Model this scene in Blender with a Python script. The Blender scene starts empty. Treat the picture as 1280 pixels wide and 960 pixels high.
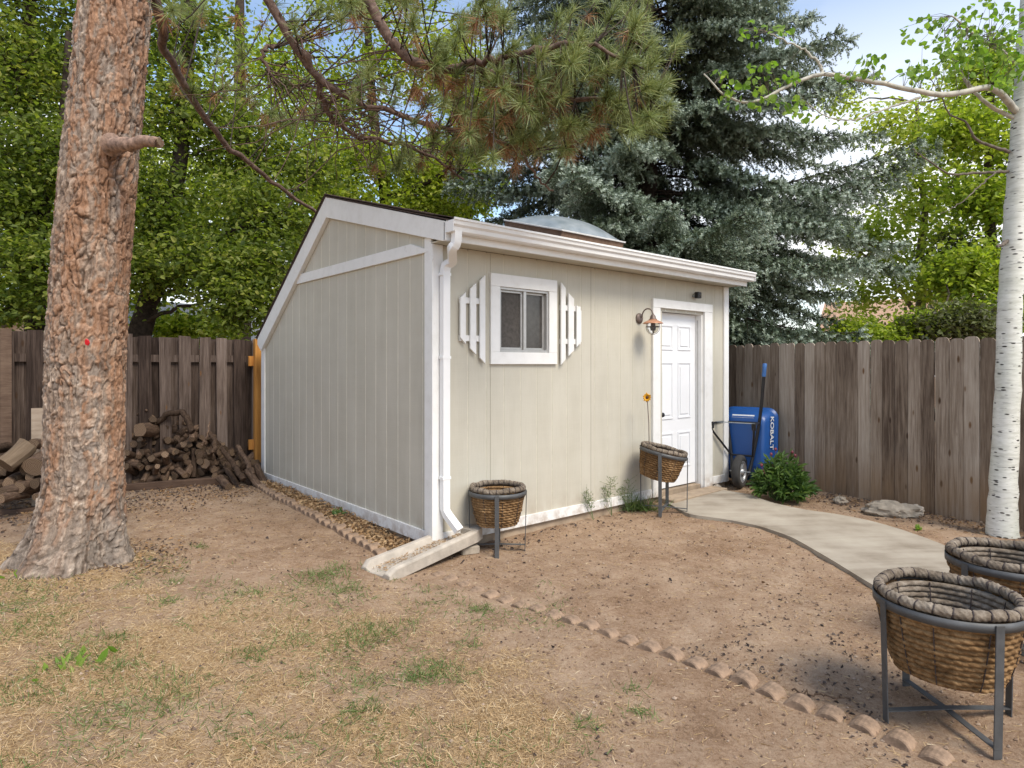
import bpy, bmesh, math, random
import numpy as np
from mathutils import Vector, Matrix, Quaternion
R = math.radians
rng = np.random.default_rng(7); random.seed(7)
sc = bpy.context.scene; COL = sc.collection

# ------------------------------------------------------------------ camera, sky, sun, exposure
FP, YH, CH = 794.0, 456.0, 1.5           # focal length in photo pixels, horizon row, eye height
cd = bpy.data.cameras.new('camera'); cam = bpy.data.objects.new('camera', cd); COL.objects.link(cam)
cam.location = (0, 0, CH); cam.rotation_euler = (R(90), 0, 0)
cd.sensor_width = 36; cd.lens = FP/1280*36; cd.shift_y = -(480-YH)/1280; cd.clip_end = 600; cd.clip_start = .05
sc.camera = cam
SUN_EL, SUN_AZ = 52, 140                 # azimuth clockwise from +Y
w = bpy.data.worlds.new('World'); sc.world = w; w.use_nodes = True
nt = w.node_tree; nt.nodes.clear()
def wn(t, **k):
    n = nt.nodes.new(t)
    for a, b in k.items(): setattr(n, a, b)
    return n
sky = wn('ShaderNodeTexSky', sky_type='NISHITA', sun_disc=False, sun_elevation=R(SUN_EL), sun_rotation=R(SUN_AZ), air_density=1.0, dust_density=.6, ozone_density=1.5)
tc = wn('ShaderNodeTexCoord'); mp = wn('ShaderNodeMapping'); mp.inputs['Scale'].default_value = (1.6, 1.6, 4.2); mp.inputs['Location'].default_value = (.35, .1, .3)
nz = wn('ShaderNodeTexNoise'); nz.inputs['Scale'].default_value = 1.7; nz.inputs['Detail'].default_value = 7; nz.inputs['Roughness'].default_value = .56
cr = wn('ShaderNodeValToRGB'); cr.color_ramp.elements[0].position = .37; cr.color_ramp.elements[1].position = .56
mx = wn('ShaderNodeMix', data_type='RGBA'); mx.inputs[7].default_value = (4.7, 4.9, 5.35, 1)
bg = wn('ShaderNodeBackground'); bg.inputs['Strength'].default_value = .105
wo = wn('ShaderNodeOutputWorld'); L = nt.links.new
L(tc.outputs['Generated'], mp.inputs[0]); L(mp.outputs[0], nz.inputs['Vector']); L(nz.outputs[0], cr.inputs[0]); sx = wn('ShaderNodeSeparateXYZ'); L(tc.outputs['Generated'], sx.inputs[0]); mr = wn('ShaderNodeMapRange'); mr.inputs['From Min'].default_value = .26; mr.inputs['From Max'].default_value = .46; mr.inputs['To Min'].default_value = 1; mr.inputs['To Max'].default_value = .2; L(sx.outputs[2], mr.inputs[0]); mm = wn('ShaderNodeMath', operation='MULTIPLY'); L(cr.outputs[0], mm.inputs[0]); L(mr.outputs[0], mm.inputs[1]); L(mm.outputs[0], mx.inputs[0])
L(sky.outputs[0], mx.inputs[6]); L(mx.outputs[2], bg.inputs[0]); L(bg.outputs[0], wo.inputs[0])
sl = bpy.data.lights.new('sun', 'SUN'); sun = bpy.data.objects.new('sun', sl); COL.objects.link(sun)
sl.energy = 1.5; sl.angle = R(24); sl.color = (1, .95, .87)
sdir = Vector((math.sin(R(SUN_AZ))*math.cos(R(SUN_EL)), math.cos(R(SUN_AZ))*math.cos(R(SUN_EL)), math.sin(R(SUN_EL))))
sun.rotation_euler = sdir.to_track_quat('Z', 'Y').to_euler()
vs = sc.view_settings; vs.view_transform = 'Standard'; vs.look = 'None'; vs.exposure = 1.43; vs.gamma = 1; vs.use_curve_mapping = False; vs.use_white_balance = True; vs.white_balance_temperature = 6950; vs.white_balance_tint = 9
sc.render.engine = 'CYCLES'
cy = sc.cycles; cy.use_denoising = True; cy.max_bounces = 7; cy.diffuse_bounces = 4; cy.glossy_bounces = 2; cy.transmission_bounces = 5; cy.transparent_max_bounces = 4
try: cy.denoiser = 'OPENIMAGEDENOISE'; cy.denoising_input_passes = 'RGB_ALBEDO_NORMAL'; cy.denoising_prefilter = 'ACCURATE'
except Exception: pass
cy.caustics_reflective = False; cy.caustics_refractive = False; cy.sample_clamp_indirect = 6

# ------------------------------------------------------------------ helpers
def at(px, py, Y): return Vector(((px-640)/FP*Y, Y, CH-(py-YH)/FP*Y))
def gp(px, py, z=-.07):
    Y = FP*(CH-z)/(py-YH); return Vector(((px-640)/FP*Y, Y, z))
def tag(o, label=None, cat=None, group=None, kind=None):
    if label: o['label'] = label
    if cat: o['category'] = cat
    if group: o['group'] = group
    if kind: o['kind'] = kind
    return o
def empty(name, loc=(0, 0, 0), rz=0, label=None, cat=None, group=None):
    o = bpy.data.objects.new(name, None); COL.objects.link(o); o.location = loc; o.rotation_euler = (0, 0, rz)
    return tag(o, label, cat, group)
def link(name, me, parent=None):
    o = bpy.data.objects.new(name, me); COL.objects.link(o)
    if parent: o.parent = parent
    return o
def copy_tree(o, parent=None):
    c = o.copy(); COL.objects.link(c); c.parent = parent
    for ch in list(o.children): copy_tree(ch, c)
    return c
def curve(pts, n=24, jit=0):
    """smooth path through points (Catmull-Rom)"""
    P = [Vector(p) for p in pts]; P = [P[0]*2-P[1]]+P+[P[-1]*2-P[-2]]; out = []; m_ = len(P)-3; k_ = max(2, n//m_)
    for i in range(m_):
        for j in range(k_):
            t = j/k_; a, b, c, d = P[i:i+4]
            out.append(.5*((2*b)+(c-a)*t+(2*a-5*b+4*c-d)*t*t+(3*b-a-3*c+d)*t**3))
    out.append(P[-2])
    if jit: out = [out[0]]+[p+Vector(rng.normal(size=3)*jit) for p in out[1:]]
    return out
# ---- numpy value noise
def _h(ix, iy, iz, s):
    n = (ix.astype(np.int64)*374761393 + iy.astype(np.int64)*668265263 + iz.astype(np.int64)*2147483647 + s*974634777) & 0xffffffff
    n = ((n ^ (n >> 13))*1274126177) & 0xffffffff
    n = ((n ^ (n >> 16))*2246822519) & 0xffffffff
    return ((n ^ (n >> 15)) & 0xffffff)/float(0xffffff)
def vnoise(P, s=0):
    P = np.asarray(P, float); I = np.floor(P).astype(np.int64); f = P-I; f = f*f*(3-2*f); r = 0
    for a in (0, 1):
        for b in (0, 1):
            for c in (0, 1):
                wgt = (f[..., 0] if a else 1-f[..., 0])*(f[..., 1] if b else 1-f[..., 1])*(f[..., 2] if c else 1-f[..., 2])
                r = r + wgt*_h(I[..., 0]+a, I[..., 1]+b, I[..., 2]+c, s)
    return r
def fbm(P, o=4, s=0):
    P = np.asarray(P, float); r = 0; a = .5; t = 0
    for i in range(o): r = r+a*vnoise(P*2**i, s+i); t += a; a *= .5
    return r/t
def sstep(a, b, x): t = np.clip((x-a)/(b-a), 0, 1); return t*t*(3-2*t)
# ---- fast mesh from equal-size faces
def npmesh(name, V, F, mats, parent=None, attrs=None, smooth=False, mi=None):
    V = np.asarray(V, np.float32).reshape(-1, 3); F = np.asarray(F, np.int32); k = F.shape[1]
    me = bpy.data.meshes.new(name); me.vertices.add(len(V)); me.vertices.foreach_set('co', V.ravel())
    me.loops.add(F.size); me.loops.foreach_set('vertex_index', F.ravel())
    me.polygons.add(len(F)); me.polygons.foreach_set('loop_start', np.arange(0, F.size, k, dtype=np.int32))
    me.polygons.foreach_set('use_smooth', np.full(len(F), smooth))
    for m in (mats if isinstance(mats, (list, tuple)) else [mats]): me.materials.append(m)
    if mi is not None: me.polygons.foreach_set('material_index', np.asarray(mi, np.int32))
    for an, av in (attrs or {}).items():
        av = np.asarray(av, np.float32)
        if av.ndim == 1: a = me.attributes.new(an, 'FLOAT', 'POINT'); a.data.foreach_set('value', av)
        else: a = me.attributes.new(an, 'FLOAT_COLOR', 'POINT'); a.data.foreach_set('color', np.c_[av, np.ones(len(av))].astype(np.float32).ravel())
    me.update(); me.validate()
    return link(name, me, parent)
def gridF(nu, nv, wrap=False):
    i = np.arange(nv-1)[:, None]; j = np.arange(nu if wrap else nu-1)[None]
    a = i*nu+j; b = i*nu+(j+1) % nu
    return np.stack([a, b, b+nu, a+nu], -1).reshape(-1, 4)
# ---- mesh builder
class MB:
    def __init__(s): s.v = []; s.f = []; s.m = []; s.t = []; s.cur = 0; s.tint = .5; s.sm = []
    def add(s, V, F, smooth=False):
        o = len(s.v); s.v += [tuple(p) for p in V]; s.t += [s.tint]*len(V)
        s.f += [tuple(i+o for i in f) for f in F]; s.m += [s.cur]*len(F); s.sm += [smooth]*len(F)
        return s
    def box(s, c, d, rot=None, taper=1):
        x, y, z = d[0]/2, d[1]/2, d[2]/2; V = []
        for k in (-1, 1):
            q = taper if k > 0 else 1
            V += [Vector((-x*q, -y*q, k*z)), Vector((x*q, -y*q, k*z)), Vector((x*q, y*q, k*z)), Vector((-x*q, y*q, k*z))]
        if rot is not None: V = [rot @ p for p in V]
        c = Vector(c); V = [p+c for p in V]
        return s.add(V, [(3, 2, 1, 0), (4, 5, 6, 7), (0, 1, 5, 4), (1, 2, 6, 5), (2, 3, 7, 6), (3, 0, 4, 7)])
    def bb(s, a, b): # box by corners
        a, b = Vector(a), Vector(b); return s.box((a+b)/2, b-a)
    def prism(s, poly, e):   # planar polygon (3d pts) extruded by vector e
        n = len(poly); P = [Vector(p) for p in poly]; e = Vector(e)
        return s.add(P+[p+e for p in P], [tuple(range(n))[::-1], tuple(range(n, 2*n))]+[(i, (i+1) % n, n+(i+1) % n, n+i) for i in range(n)])
    def tube(s, pts, rad, seg=8, cap=True, smooth=True):
        P = [Vector(p) for p in pts]; n = len(P)
        if not hasattr(rad, '__len__'): rad = [rad]*n
        V = []; up = None
        for i in range(n):
            d = (P[min(i+1, n-1)]-P[max(i-1, 0)]).normalized()
            if up is None: up = d.orthogonal().normalized()
            else:
                up = up-d*up.dot(d)
                up = up.normalized() if up.length > 1e-6 else d.orthogonal().normalized()
            b = d.cross(up)
            for j in range(seg):
                a = 2*math.pi*j/seg; V.append(P[i]+(up*math.cos(a)+b*math.sin(a))*rad[i])
        F = [(i*seg+j, i*seg+(j+1) % seg, (i+1)*seg+(j+1) % seg, (i+1)*seg+j) for i in range(n-1) for j in range(seg)]
        s.add(V, F, smooth)
        if cap: s.add(V[:seg], [tuple(range(seg))[::-1]]); s.add(V[-seg:], [tuple(range(seg))])
        return s
    def sweep(s, pts, wx, wy, side):   # rectangular bar along path; side = width direction
        P = [Vector(p) for p in pts]; n = len(P); side = Vector(side).normalized(); V = []
        for i in range(n):
            d = (P[min(i+1, n-1)]-P[max(i-1, 0)]).normalized(); sd = (side-d*side.dot(d)).normalized(); nn = d.cross(sd)
            V += [P[i]-sd*wx/2-nn*wy/2, P[i]+sd*wx/2-nn*wy/2, P[i]+sd*wx/2+nn*wy/2, P[i]-sd*wx/2+nn*wy/2]
        F = [(i*4+j, i*4+(j+1) % 4, (i+1)*4+(j+1) % 4, (i+1)*4+j) for i in range(n-1) for j in range(4)]
        F += [(3, 2, 1, 0), tuple(range(4*n-4, 4*n))]
        return s.add(V, F)
    def lathe(s, prof, c=(0, 0, 0), seg=32, M=None, smooth=True):   # prof [(r,z)]
        V = []; c = Vector(c)
        for r, z in prof:
            for j in range(seg):
                a = 2*math.pi*j/seg; p = Vector((r*math.cos(a), r*math.sin(a), z)); V.append((M @ p if M is not None else p)+c)
        n = len(prof)
        return s.add(V, [(i*seg+j, i*seg+(j+1) % seg, (i+1)*seg+(j+1) % seg, (i+1)*seg+j) for i in range(n-1) for j in range(seg)], smooth)
    def mesh(s, name, mats, bevel=0, recalc=True):
        me = bpy.data.meshes.new(name); me.from_pydata(s.v, [], s.f)
        for m in (mats if isinstance(mats, (list, tuple)) else [mats]): me.materials.append(m)
        me.polygons.foreach_set('material_index', s.m); me.polygons.foreach_set('use_smooth', s.sm)
        a = me.attributes.new('tint', 'FLOAT', 'POINT'); a.data.foreach_set('value', s.t)
        if recalc or bevel:
            bm = bmesh.new(); bm.from_mesh(me); bmesh.ops.recalc_face_normals(bm, faces=bm.faces)
            if bevel:
                ed = [e for e in bm.edges if len(e.link_faces) == 2 and e.calc_face_angle(0) > R(40)]
                bmesh.ops.bevel(bm, geom=ed, offset=bevel, segments=1, affect='EDGES', clamp_overlap=True)
            bm.to_mesh(me); bm.free()
        me.update(); return me
    def build(s, name, mats, parent=None, bevel=0, recalc=True): return link(name, s.mesh(name, mats, bevel, recalc), parent)

# ------------------------------------------------------------------ materials
class NT:
    def __init__(s, name):
        s.m = bpy.data.materials.new(name); s.m.use_nodes = True; s.t = s.m.node_tree; s.t.nodes.clear()
        s.out = s.n('ShaderNodeOutputMaterial'); s.L = s.t.links.new
    def n(s, t, **k):
        x = s.t.nodes.new(t)
        for a, b in k.items(): setattr(x, a, b)
        return x
    def vec(s, scale=(1, 1, 1), kind='Object', rot=(0, 0, 0)):
        c = s.n('ShaderNodeTexCoord'); m = s.n('ShaderNodeMapping'); m.inputs['Scale'].default_value = scale; m.inputs['Rotation'].default_value = rot
        s.L(c.outputs[kind], m.inputs[0]); return m.outputs[0]
    def noise(s, v, sc=5, det=5, ro=.6):
        x = s.n('ShaderNodeTexNoise'); x.inputs['Scale'].default_value = sc; x.inputs['Detail'].default_value = det; x.inputs['Roughness'].default_value = ro
        s.L(v, x.inputs['Vector']); return x.outputs[0]
    def voro(s, v, sc=5, feature='F1', out=0, rand=1):
        x = s.n('ShaderNodeTexVoronoi', feature=feature); x.inputs['Scale'].default_value = sc; x.inputs['Randomness'].default_value = rand
        s.L(v, x.inputs['Vector']); return x.outputs[out]
    def ramp(s, f, stops, interp='LINEAR'):
        x = s.n('ShaderNodeValToRGB'); e = x.color_ramp.elements; x.color_ramp.interpolation = interp
        while len(e) < len(stops): e.new(.5)
        for i, (p, c) in enumerate(stops):
            e[i].position = p; e[i].color = (c, c, c, 1) if not hasattr(c, '__len__') else (*c, 1)
        s.L(f, x.inputs[0]); return x.outputs[0]
    def mix(s, f, a, b, mode='MIX'):
        x = s.n('ShaderNodeMix', data_type='RGBA', blend_type=mode)
        for k, q in ((0, f), (6, a), (7, b)):
            if hasattr(q, 'is_linked'): s.L(q, x.inputs[k])
            else: x.inputs[k].default_value = q if not hasattr(q, '__len__') else (*q, 1)
        return x.outputs[2]
    def math(s, op, a, b=0, c=None):
        x = s.n('ShaderNodeMath', operation=op)
        for k, q in ((0, a), (1, b), (2, c)):
            if q is None: continue
            if hasattr(q, 'is_linked'): s.L(q, x.inputs[k])
            else: x.inputs[k].default_value = q
        return x.outputs[0]
    def attr(s, name, out='Fac'):
        x = s.n('ShaderNodeAttribute', attribute_name=name); return x.outputs[out]
    def bump(s, h, st=.3, dist=.01):
        x = s.n('ShaderNodeBump'); x.inputs['Strength'].default_value = st; x.inputs['Distance'].default_value = dist; s.L(h, x.inputs['Height']); return x.outputs[0]
    def pbsdf(s, col, rough=.7, bump=None, metal=0, spec=.4, **kw):
        b = s.n('ShaderNodeBsdfPrincipled')
        for k, q in (('Base Color', col), ('Roughness', rough), ('Metallic', metal), ('Specular IOR Level', spec)):
            if hasattr(q, 'is_linked'): s.L(q, b.inputs[k])
            else: b.inputs[k].default_value = q if not hasattr(q, '__len__') else (*q, 1)
        for k, q in kw.items(): b.inputs[k.replace('_', ' ')].default_value = q
        if bump is not None: s.L(bump, b.inputs['Normal'])
        s.L(b.outputs[0], s.out.inputs[0]); return s.m
    def leaf(s, col, tr=.45, trcol=None, rough=.5, spec=.3):
        b = s.n('ShaderNodeBsdfPrincipled'); s.L(col, b.inputs['Base Color']); b.inputs['Roughness'].default_value = rough; b.inputs['Specular IOR Level'].default_value = spec
        t = s.n('ShaderNodeBsdfTranslucent'); s.L(trcol if trcol is not None else col, t.inputs[0])
        x = s.n('ShaderNodeMixShader'); x.inputs[0].default_value = tr; s.L(b.outputs[0], x.inputs[1]); s.L(t.outputs[0], x.inputs[2]); s.L(x.outputs[0], s.out.inputs[0]); return s.m
def plain(name, c, rough=.6, metal=0, var=.12, sc=12, bump=.15, spec=.4, **kw):
    k = NT(name); v = k.vec(); n = k.noise(v, sc, 5); lo = tuple(q*(1-var) for q in c); hi = tuple(min(1, q*(1+var)) for q in c)
    return k.pbsdf(k.ramp(n, [(.3, lo), (.7, hi)]), rough, k.bump(k.noise(v, sc*6, 3), bump, .003), metal, spec, **kw)
def leafmat(name, stops, tr=.45, trmul=(1.25, 1.35, .6), spec=.3):
    k = NT(name); a = k.attr('tint'); c = k.ramp(a, stops); t = k.mix(1, c, trmul, 'MULTIPLY'); return k.leaf(c, tr, t, spec=spec)
def woodmat(name, stops, sx=40, sz=2.2, knots=True, bump=.5, stain=False):
    k = NT(name); ti = k.attr('tint'); v = k.vec((sx, sx, sz)); sh = k.n('ShaderNodeVectorMath', operation='ADD'); k.L(v, sh.inputs[0])
    cb = k.n('ShaderNodeCombineXYZ')
    for i in range(3): k.L(k.math('MULTIPLY', ti, 37+11*i), cb.inputs[i])
    k.L(cb.outputs[0], sh.inputs[1]); V = sh.outputs[0]
    g = k.noise(V, 1, 6, .65); big = k.noise(k.vec((3, 3, .8)), 1.3, 4)
    g2 = k.noise(k.vec((sx*2.6, sx*2.6, sz*1.6)), 1, 5, .7); chk = k.ramp(k.noise(k.vec((sx*1.3, sx*1.3, sz*.55)), 1, 4, .6), [(.30, 1.), (.38, 0.)])
    f = k.math('ADD', k.math('ADD', k.math('MULTIPLY', g, .55), k.math('MULTIPLY', k.math('SUBTRACT', g2, .5), .45)), k.math('ADD', k.math('MULTIPLY', ti, .34), k.math('MULTIPLY', big, .34))); f = k.math('SUBTRACT', f, .16)
    c = k.ramp(f, stops); c = k.mix(k.math('MULTIPLY', chk, .55), c, stops[0][1])
    if knots:
        kv = k.voro(k.vec((6.2, 6.2, 2.1)), 1.25); km = k.ramp(kv, [(.05, 1.0), (.085, .75), (.125, 0.)]); c = k.mix(km, c, k.mix(k.ramp(ti, [(.4, 0.), (.6, 1.)]), (.05, .03, .02), (.16, .085, .04)))
    if stain:
        sz_ = k.n('ShaderNodeSeparateXYZ'); k.L(k.n('ShaderNodeTexCoord').outputs['Object'], sz_.inputs[0]); c = k.mix(k.math('MULTIPLY', k.ramp(sz_.outputs[2], [(.05, .75), (.55, 0.)]), k.ramp(big, [(.35, .2), (.65, 1.)])), c, (.27, .165, .085))
    return k.pbsdf(c, .85, k.bump(g, bump, .004), spec=.2)

M = {}
k = NT('tan_siding'); v = k.vec(); n1 = k.noise(k.vec((3, 3, .7)), 1.5, 5); n2 = k.noise(k.vec((60, 60, 4)), 1, 4); n3 = k.noise(k.vec((2, 2, 120)), 1, 3)
base = k.ramp(n1, [(.3, (.47, .44, .362)), (.7, (.54, .508, .428))])
hz = k.ramp(k.noise(k.vec((1.2, 1.2, 5)), 1, 6), [(.35, 0.), (.8, .35)])
sxz = k.n('ShaderNodeSeparateXYZ'); k.L(k.n('ShaderNodeTexCoord').outputs['Object'], sxz.inputs[0]); st_ = k.math('MULTIPLY', k.ramp(sxz.outputs[2], [(.02, .55), (.28, 0.)]), k.ramp(k.noise(k.vec((5, 5, 3)), 1.5, 6), [(.4, 0.), (.65, 1.)]))
col = k.mix(hz, base, (.60, .575, .49)); col = k.mix(st_, col, (.33, .25, .18)); M['tan'] = k.pbsdf(col, .62, k.bump(k.math('ADD', n2, k.math('MULTIPLY', n3, .6)), .4, .003), spec=.3)
M['tan_groove'] = plain('tan_groove_lit_tone', (.70, .66, .56), .6); M['tan_joint'] = plain('tan_joint_lit_tone', (.575, .54, .445), .6)  # groove backings: light caught on the groove sides, put into a paler colour
k = NT('white_trim'); n1 = k.noise(k.vec((5, 5, 5)), 2, 6); n2 = k.noise(k.vec((14, 14, 90)), 1, 4)
sxz = k.n('ShaderNodeSeparateXYZ'); k.L(k.n('ShaderNodeTexCoord').outputs['Object'], sxz.inputs[0]); st_ = k.math('MULTIPLY', k.ramp(sxz.outputs[2], [(0., .7), (.16, 0.)]), k.ramp(k.noise(k.vec((7, 7, 7)), 1.5, 6), [(.42, 0.), (.62, 1.)]))
chip = k.ramp(k.noise(k.vec((9, 9, 3)), 2.2, 7, .7), [(.66, 0.), (.70, .5)])
wc = k.ramp(n1, [(.25, (.71, .70, .675)), (.5, (.775, .77, .75)), (.8, (.81, .805, .79))]); wc = k.mix(chip, wc, (.52, .49, .44)); M['white'] = k.pbsdf(k.mix(st_, wc, (.36, .27, .19)), .5, k.bump(n2, .25, .002), spec=.35)
M['door'] = plain('door_paint', (.80, .81, .83), .42, var=.02, sc=3, bump=.03)
M['gutter'] = plain('white_aluminium', (.78, .78, .775), .38, var=.05, sc=4, bump=.05)
k = NT('shingle'); v = k.vec((1, 1, 1)); M['shingle'] = k.pbsdf(k.ramp(k.noise(v, 60, 5, .8), [(.3, (.03, .022, .02)), (.7, (.13, .095, .08))]), .95, k.bump(k.noise(v, 90, 3), .6, .005), spec=.1)
M['alu'] = plain('mill_aluminium', (.50, .49, .47), .42, .6, var=.1)
k = NT('window_glass'); v = k.vec(); M['glass'] = k.pbsdf(k.ramp(k.noise(v, 9, 6, .7), [(.35, (.035, .03, .026)), (.6, (.07, .062, .055)), (.75, (.11, .10, .09))]), .16, spec=.6)
M['screen'] = plain('insect_screen', (.075, .066, .058), .75, var=.3, sc=30, bump=.4)
k = NT('dome_acrylic'); v = k.vec(); M['dome'] = k.pbsdf(k.ramp(k.noise(v, 6, 5), [(.3, (.17, .205, .22)), (.7, (.30, .33, .345))]), .28, spec=.6)
M['curb'] = plain('curb_wood', (.24, .15, .10), .8, var=.3)
M['concrete_raw'] = plain('old_concrete', (.42, .37, .31), .9, var=.22, sc=9, bump=.5)
M['seam'] = plain('open_panel_joint', (.30, .27, .21), .8)
M['found'] = plain('foundation', (.34, .26, .185), .95, var=.25, sc=6, bump=.6)
k = NT('path_concrete'); v = k.vec(); a = k.noise(v, 2.2, 6, .6); b = k.noise(v, 70, 3); e = k.noise(k.vec((.6, 4, 1), rot=(0, 0, .5)), 2, 5)
c = k.ramp(k.math('ADD', k.math('MULTIPLY', a, .65), k.math('MULTIPLY', e, .35)), [(.34, (.225, .185, .14)), (.5, (.345, .30, .24)), (.66, (.42, .375, .305))])
M['path'] = k.pbsdf(c, .9, k.bump(b, .35, .003), spec=.2)
M['brick'] = plain('edging_concrete', (.275, .188, .128), .95, var=.4, sc=25, bump=.6)
M['steel'] = plain('grey_painted_steel', (.088, .09, .092), .55, .25, var=.2, sc=14, bump=.15)
M['black'] = plain('black_steel', (.02, .02, .022), .4, .2, var=.2)
M['black_plastic'] = plain('black_plastic', (.014, .014, .015), .35, var=.1)
M['blue'] = plain('blue_polymer', (.012, .075, .27), .36, var=.06, sc=5, bump=.03, spec=.5)
M['grip'] = plain('blue_grip', (.04, .13, .34), .5)
M['tyre'] = plain('tyre_rubber', (.05, .048, .046), .85, var=.2, bump=.4)
M['rim'] = plain('silver_rim', (.55, .56, .57), .35, .5, var=.06)
M['paper'] = plain('sticker', (.62, .64, .66), .5, var=.05)
M['copper'] = plain('copper_hood', (.52, .27, .17), .42, .35, var=.2)
M['bronze'] = plain('bronze_metal', (.17, .13, .115), .5, .4, var=.2)
k = NT('lamp_glass'); M['lampglass'] = k.pbsdf((.86, .86, .84), .06, spec=.5, Transmission_Weight=.92, IOR=1.2)
M['rope_tan'] = None
def ropemat(name, lo, mid, hi):
    k = NT(name); v = k.vec(); f = k.noise(v, 30, 5, .75); g = k.noise(v, 160, 3); big = k.noise(v, 5, 3)
    ff = k.math('ADD', k.math('MULTIPLY', f, .6), k.math('MULTIPLY', big, .4))
    return k.pbsdf(k.ramp(ff, [(.34, lo), (.5, mid), (.66, hi)]), .9, k.bump(g, .6, .003), spec=.15)
M['rope_tan'] = ropemat('seagrass_rope', (.07, .038, .018), (.20, .115, .052), (.37, .235, .12))
M['rope_grey'] = ropemat('weathered_rope', (.07, .052, .038), (.185, .148, .112), (.33, .28, .225))
M['tie'] = plain('dark_tie', (.05, .036, .034), .7)
M['soil'] = plain('potting_soil', (.09, .055, .038), .95, var=.4, sc=30, bump=.8)
M['rock'] = plain('grey_rock', (.31, .265, .21), .95, var=.4, sc=9, bump=.9)
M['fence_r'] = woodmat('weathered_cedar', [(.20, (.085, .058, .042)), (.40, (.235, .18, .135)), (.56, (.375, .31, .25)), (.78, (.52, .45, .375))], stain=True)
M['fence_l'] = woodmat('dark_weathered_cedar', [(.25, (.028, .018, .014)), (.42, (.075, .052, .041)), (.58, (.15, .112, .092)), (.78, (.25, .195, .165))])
M['new_wood'] = woodmat('fresh_cedar', [(.25, (.36, .15, .035)), (.5, (.55, .26, .07)), (.8, (.66, .36, .12))], knots=False, bump=.2)
M['pale_wood'] = woodmat('pale_plywood', [(.25, (.25, .19, .14)), (.5, (.38, .30, .23)), (.8, (.48, .40, .32))], sx=4, sz=30, knots=False, bump=.2)
M['tie_wood'] = woodmat('old_timber', [(.25, (.05, .03, .02)), (.5, (.11, .07, .05)), (.8, (.2, .14, .1))], sx=3, sz=30, knots=False)
k = NT('pine_bark'); c = k.attr('bark', 'Color'); v = k.vec((1, 1, .45)); n = k.noise(v, 55, 5, .7)
M['bark'] = k.pbsdf(k.mix(1, c, k.ramp(n, [(.25, .62), (.75, 1.28)]), 'MULTIPLY'), .92, k.bump(n, .8, .012), spec=.15)
k = NT('limb_bark'); v = k.vec((1, 1, 1)); n = k.noise(v, 22, 5, .7); M['limb'] = k.pbsdf(k.ramp(n, [(.3, (.06, .038, .03)), (.55, (.15, .10, .08)), (.75, (.26, .19, .155))]), .9, k.bump(n, .7, .008), spec=.15)
M['stub'] = plain('stub_bark', (.25, .165, .125), .92, var=.5, sc=32, bump=1)
M['limb_dark'] = plain('dark_bark', (.055, .042, .034), .92, var=.45, sc=18, bump=.7, spec=.1)
M['limb_grey'] = plain('grey_bark', (.15, .125, .105), .92, var=.4, sc=14, bump=.7, spec=.1)
k = NT('aspen_bark'); v = k.vec((1, 1, 3.0)); vs_ = k.voro(v, 9.5); n = k.noise(k.vec((9, 9, 40)), 1, 5); big = k.noise(k.vec((3, 3, 1.5)), 1, 3)
c = k.ramp(n, [(.3, (.52, .52, .46)), (.6, (.70, .70, .65))]); c = k.mix(k.ramp(big, [(.45, 0.), (.75, .45)]), c, (.42, .46, .36))
sc_ = k.ramp(k.math('ADD', vs_, k.math('MULTIPLY', k.noise(k.vec((40, 40, 90)), 1, 3), .12)), [(.22, 1.), (.28, 0.)])
lent = k.ramp(k.noise(k.vec((6, 6, 75)), 1.3, 3), [(.62, 0.), (.68, .8)])
M['aspen'] = k.pbsdf(k.mix(k.math('MAXIMUM', sc_, lent), c, (.035, .03, .027)), .7, k.bump(n, .3, .004), spec=.25)
M['aspen_br'] = plain('aspen_branch', (.42, .40, .34), .8, var=.3, sc=14)
k = NT('log_bark'); oi = k.n('ShaderNodeObjectInfo'); v = k.vec((1, 1, .3)); n = k.noise(v, 40, 5, .7)
c = k.ramp(n, [(.3, (.04, .026, .019)), (.55, (.115, .075, .052)), (.8, (.22, .16, .115))]); M['log'] = k.pbsdf(k.mix(1, c, k.ramp(oi.outputs['Random'], [(0., .55), (1., 1.5)]), 'MULTIPLY'), .93, k.bump(n, .8, .008), spec=.1)
k = NT('log_end'); oi = k.n('ShaderNodeObjectInfo'); v = k.vec(); rd = k.n('ShaderNodeTexWave', wave_type='RINGS', rings_direction='Z'); rd.inputs['Scale'].default_value = 22; rd.inputs['Distortion'].default_value = 3; k.L(v, rd.inputs[0])
c = k.ramp(rd.outputs[0], [(.2, (.09, .058, .038)), (.8, (.19, .13, .085))]); M['log_end'] = k.pbsdf(k.mix(1, c, k.ramp(oi.outputs['Random'], [(0., .45), (.5, .85), (1., 1.5)]), 'MULTIPLY'), .9, spec=.15)
M['split'] = woodmat('split_wood', [(.25, (.11, .075, .048)), (.5, (.20, .145, .097)), (.8, (.31, .24, .165))], sx=30, sz=2, knots=False)
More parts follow.
